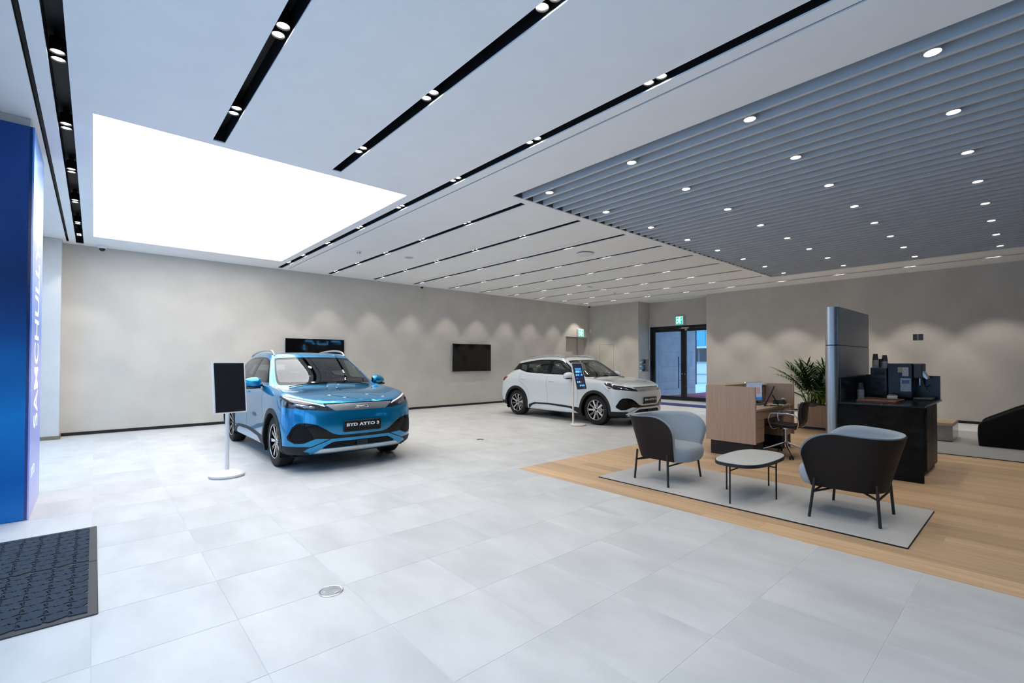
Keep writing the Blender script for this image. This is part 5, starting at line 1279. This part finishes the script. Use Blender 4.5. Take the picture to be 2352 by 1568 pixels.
    def side_line(pts, w=0.005):
        for sx in (-1, 1): seam([l for l in (side_pt(y, z, sx) for y, z in pts) if l], w)
    side_line(cat_rom([(1.41, .37), (1.40, .6), (1.41, .85), (1.43, 1.0), (1.47, 1.12)], 6))
    side_line(cat_rom([(2.44, .40), (2.43, .65), (2.46, .9), (2.44, 1.15)], 6))
    side_line(cat_rom([(3.10, .52), (3.17, .72), (3.34, .86), (3.46, .95), (3.47, 1.08), (3.42, 1.20)], 6))
    side_line(cat_rom([(1.41, .24), (1.41, .37)], 6)); side_line([(2.44, .24), (2.44, .37)])
    side_line(cat_rom([(.47, .80), (.58, .86), (.66, .93)], 4))
    for sx in (-1, 1):
        seam([top_pt(sx*x, y) for x, y in cat_rom([(.835, .66), (.815, .80), (.80, 1.0), (.785, 1.2), (.77, 1.33)], 5)], 0.005)
        seam([front_pt(sx*x, z) for x, z in [(.42, .432), (.50, .40), (.58, .368), (.65, .338), (.72, .295)]], 0.012)
    # registration plate with lettering
    py = front_pt(0, .60)[0].y
    me = MB().bbox(-.262, .262, py-.030, py-.012, .545, .662, b=.004).bbox(-.262, .262, py-.026, py+.02, .512, .545, b=.004).mesh('plate_holder'); me.materials.append(M_PLATE); out.append((1, 'plate_holder', me, False))
    tm = text_mesh('BYD ATTO 3', .054, .0006, 1.45, .0022, space=1.06)
    for v in tm.vertices: v.co = (v.co.x, py-.0305-v.co.z, .604+v.co.y)
    tm.update(); tm.materials.append(M_PWHITE); out.append((2, 'plate_lettering', tm, False))
    # mirrors, handles, rails, wipers
    for sx in (-1, 1):
        rows = []
        for f, (x, ry, rz) in enumerate(((.885, .04, .045), (.90, .085, .072), (.945, .105, .088), (1.0, .108, .09), (1.06, .095, .080), (1.105, .065, .058), (1.12, .012, .012))):
            rows.append([(sx*x, 1.60+.018*f*.6+ry*math.cos(a)*(1.0 if math.cos(a) < 0 else 0.55), 1.138-.004*f+rz*math.sin(a)) for a in np.linspace(0, 2*PI, 20, endpoint=False)])
        me = MB().grid(rows, closed_u=True, flip=(sx < 0)).mesh('mirror_cap', True, 80); me.materials.append(P_BLUE); out.append((1, 'mirror_cap', me, True))
        mb = MB().bbox(min(sx*.895, sx*1.10), max(sx*.895, sx*1.10), 1.53, 1.67, 1.048, 1.078, b=.012); mb.tube([(sx*.86, 1.62, 1.10), (sx*.93, 1.61, 1.075)], .022, 10)
        me = mb.mesh('mirror_foot', True, 50); me.materials.append(M_GLOSSB); out.append((1, 'mirror_foot', me, False))
        for yc, zc in ((3.30, 1.005), (2.27, .975)):
            p, n = side_pt(yc, zc, sx)
            mb = MB(); rows = []
            for t in np.linspace(-1, 1, 11):
                w = math.sqrt(max(0.02, 1-t**4)); q = side_pt(yc+.105*t, zc+.006*t, sx)[0]
                rows.append([(q.x+sx*(.012*w+.010+.013*math.cos(a)*w), q.y, q.z+.016*w*math.sin(a)) for a in np.linspace(0, 2*PI, 10, endpoint=False)])
            mb.grid(rows, closed_u=True); n_ = len(mb.v); mb.f += [tuple(range(9, -1, -1)), tuple(range(n_-10, n_))]
            me = mb.mesh('door_handle', True, 60); me.materials.append(P_BLUE); out.append((1, 'door_handle', me, True))
        pts = []
        for y in np.linspace(2.06, 3.66, 17):
            t = (y-2.06)/1.6; p, n = top_pt(sx*(.575-.03*t**2), y); lift = .045*min(1, min(t, 1-t)/.10)**0.6
            pts.append((p.x, p.y, p.z+lift))
        me = MB().tube(pts, [.012]+[.018]*15+[.012], 8).mesh('roof_rail', True); me.materials.append(M_BSILV); out.append((1, 'roof_rail', me, False))
    mb = MB()
    for x0, x1 in ((-.62, -.05), (.08, .62)):
        a = [top_pt(x, 1.15-.02*abs(x)) for x in np.linspace(x0, x1, 8)]; mb.tube([p+n*.012 for p, n in a], .007, 6)
        p, n = top_pt(x1-.04, 1.11); mb.tube([p, p+n*.015, a[4][0]+a[4][1]*.014], .009, 6)
    me = mb.mesh('wipers', True); me.materials.append(M_GLOSSB); out.append((1, 'wiper_blades', me, False))
    # underside, wheel tubs, cabin
    mb = MB().bbox(-.80, .80, .35, 4.15, .19, .215, b=.01).bbox(-.66, .66, .22, .36, .195, .225, b=.01)
    for yc in (AXF, AXR):
        for sx in (-1, 1):
            rows = [[(sx*x, yc+.398*math.cos(a), WHZ+.398*math.sin(a)) for a in np.linspace(-.45, PI+.45, 24)] for x in (.50, .915)]
            mb.grid(rows); mb.add([(sx*.50, yc+.398*math.cos(a), WHZ+.398*math.sin(a)) for a in np.linspace(-.45, PI+.45, 24)], [tuple(range(24))])
    me = mb.mesh('underbody'); me.materials.append(M_INTD); out.append((1, 'underbody', me, False))
    mb = MB().bbox(-.78, .78, 1.35, 4.0, .30, .34, b=.01).bbox(-.70, .70, 3.75, 4.15, .3, 1.12, b=.03)
    me = mb.mesh('cabin_floor'); me.materials.append(M_INTD); out.append((1, 'cabin_floor', me, False))
    rows = [[(x, y, z) for x in np.linspace(-.74, .74, 9)] for y, z in ((1.12, 1.02), (1.25, 1.045), (1.45, 1.04), (1.60, 1.0), (1.66, .92), (1.62, .80))]
    me = MB().grid(rows).mesh('dashboard', True, 60); me.materials.append(M_INT); out.append((1, 'dashboard', me, False))
    ring = [(.37+.18*math.cos(a), 1.80+.18*math.sin(a)*.40, 1.02+.18*math.sin(a)*.92) for a in np.linspace(0, 2*PI, 28, endpoint=False)]
    mb = MB().tube(ring, .016, 8, closed=True)
    mb.tube([ring[0], (.37, 1.79, 1.01), ring[14]], .014, 6).tube([(.37, 1.79, 1.01), ring[21]], .014, 6).tube([(.37, 1.79, 1.01), (.37, 1.62, .95)], .04, 8)
    me = mb.mesh('steering_wheel', True); me.materials.append(M_INTD); out.append((1, 'steering_wheel', me, False))
    me = MB().bbox(-.19, .19, 1.60, 1.625, 1.02, 1.22, b=.008).mesh('centre_screen'); me.materials.append(M_GLOSSB); out.append((1, 'centre_screen', me, False))
    def seat(x, y, w):
        mb = MB().bbox(x-w, x+w, y-.28, y+.22, .38, .56, b=.05); R = Matrix.Translation((x, y+.18, .52))@Matrix.Rotation(-.25, 4, 'X')
        mb.bbox(-w, w, 0, .13, 0, .60, b=.05, M=R)
        for hx in ([0] if w < .4 else [-.42, 0, .42]): mb.bbox(hx-.13, hx+.13, .01, .10, .63, .80, b=.04, M=R)
        return mb
    for x, y, w in ((-.37, 2.25, .25), (.37, 2.25, .25), (0, 3.15, .62)):
        me = seat(x, y, w).mesh('seat', True, 50); me.materials.append(M_INT); out.append((1, 'seat', me, False))
    me = MB().bbox(-.12, .12, 1.93, 2.05, 1.46, 1.50, b=.015).bbox(-.11, .11, 1.86, 1.885, 1.40, 1.46, b=.01).mesh('rear_view_mirror', True, 50); me.materials.append(M_INTD); out.append((1, 'rear_view_mirror', me, False))
    return out
def wheel_meshes():
    """axis along +X, outer face at +X; returns rows like the body list"""
    o = []; R = Matrix.Rotation(PI/2, 4, 'Y')
    prof = [(.232, -.100), (.260, -.108), (.305, -.106), (.332, -.096), (.343, -.075), (.347, -.04), (.347, .04), (.343, .075), (.332, .096), (.305, .106), (.260, .108), (.236, .100)]
    mb = MB().lathe(prof, 64, R, cap=False)
    me = mb.mesh('tyre', True, 60); me.materials.append(M_TYRE); o.append((1, 'tyre', me))
    g = MB()
    for x in (-.055, -.02, .02, .055): g.lathe([(.3478, x-.004), (.3478, x+.004)], 64, R, cap=False)
    for k in range(72):
        a = 2*PI*k/72; T = Matrix.Rotation(a, 4, 'X'); g.box(.050, .088, -.003, .003, .340, .3462, T); g.box(-.088, -.050, -.003, .003, .340, .3462, T)
    me = g.mesh('tread_grooves'); me.materials.append(M_GAP); o.append((2, 'tread_grooves', me))
    mb = MB().lathe([(.20, -.09), (.225, -.095), (.222, -.02), (.226, .075), (.236, .095), (.232, .103), (.222, .098), (.216, .07), (.205, -.05)], 56, R, cap=False)
    mb.lathe([(0, .0), (.21, .0)], 40, R, cap=False)
    me = mb.mesh('rim_barrel', True, 50); me.materials.append(M_GLOSSB); o.append((1, 'rim_barrel', me))
    me = MB().lathe([(.2235, .0985), (.229, .104), (.2345, .1035)], 56, R, cap=False).mesh('rim_lip', True); me.materials.append(M_ALLOY); o.append((2, 'rim_lip', me))
    me = MB().lathe([(.03, .02), (.135, .02), (.135, .028), (.03, .03)], 36, R, cap=False).mesh('brake_disc', True, 30); me.materials.append(M_STEEL); o.append((1, 'brake_disc', me))
    def spoke(wa, wb, x0, x1, d):
        return [(x0+.012, -wa, .045), (x0+.012, wa, .045), (x1, wb, .222), (x1, -wb, .222), (x0-d, -wa*.8, .045), (x0-d, wa*.8, .045), (x1-d, wb*.8, .222), (x1-d, -wb*.8, .222)]
    FQ = [(0, 1, 2, 3), (7, 6, 5, 4), (0, 4, 5, 1), (1, 5, 6, 2), (2, 6, 7, 3), (3, 7, 4, 0)]
    for k in range(5):
        mb = MB(); T = Matrix.Rotation(2*PI*k/5, 4, 'X'); mb.add(spoke(.012, .026, .062, .088, .03), FQ, T)
        me = mb.mesh('wide_spoke'); me.materials.append(M_ALLOY); o.append((1, 'wide_spoke', me))
        T2 = Matrix.Rotation(2*PI*(k+.5)/5, 4, 'X'); mb = MB(); mb.add(spoke(.011, .022, .058, .084, .03), FQ, T2); me = mb.mesh('split_spoke'); me.materials.append(M_GLOSSB); o.append((1, 'split_spoke', me))
        mb = MB()
        for s in (-1, 1): mb.add([(.0735, s*.008-.003, .05), (.0735, s*.008+.003, .05), (.0860, s*.016+.0045, .220), (.0860, s*.016-.0045, .220), (.06, s*.008-.003, .05), (.06, s*.008+.003, .05), (.072, s*.016+.0045, .220), (.072, s*.016-.0045, .220)], FQ, T2)
        me = mb.mesh('spoke_edges'); me.materials.append(M_ALLOY); o.append((2, 'spoke_edges', me))
    me = MB().lathe([(.0, .078), (.026, .078), (.030, .072), (.052, .068), (.058, .05), (.058, .02)][::-1], 32, R, cap=False).mesh('hub', True, 40); me.materials.append(M_ALLOY); o.append((1, 'hub', me))
    me = MB().lathe([(.025, .0785), (.024, .081), (.0, .0815)], 24, R, cap=False).mesh('hub_cap', True, 40); me.materials.append(M_GLOSSB); o.append((2, 'hub_cap', me))
    return o
CAR_PARTS = build_car_meshes(); WHEEL = wheel_meshes()
def place_car(x, yf, paint, label):
    t = thing('car', label, 'car', (x, yf-AXF, 0.0006)); last = None
    for lv, n, me, painted in CAR_PARTS:
        o = obj(n, me, t if lv == 1 else last)
        if lv == 1: last = o
        if painted: o.material_slots[0].link = 'OBJECT'; o.material_slots[0].material = paint
    for yc in (AXF, AXR):
        for sx in (-1, 1):
            w = obj('wheel', WHEEL[0][2], t, (sx*.785, yc, WHZ)); w.rotation_euler = (0.35 if yc < 2 else 1.1, 0, 0 if sx > 0 else PI)
            for lv, n, me in WHEEL[1:]: obj(n, me, w)
    return t
place_car(2.765, 7.07, P_BLUE, 'metallic blue electric crossover car parked beneath the glowing ceiling panel')
wc_ = place_car(9.465, 6.80, P_WHITE, 'white electric crossover car parked behind the cream display stand')
wc_.scale = (0.98, 0.98, 0.98)
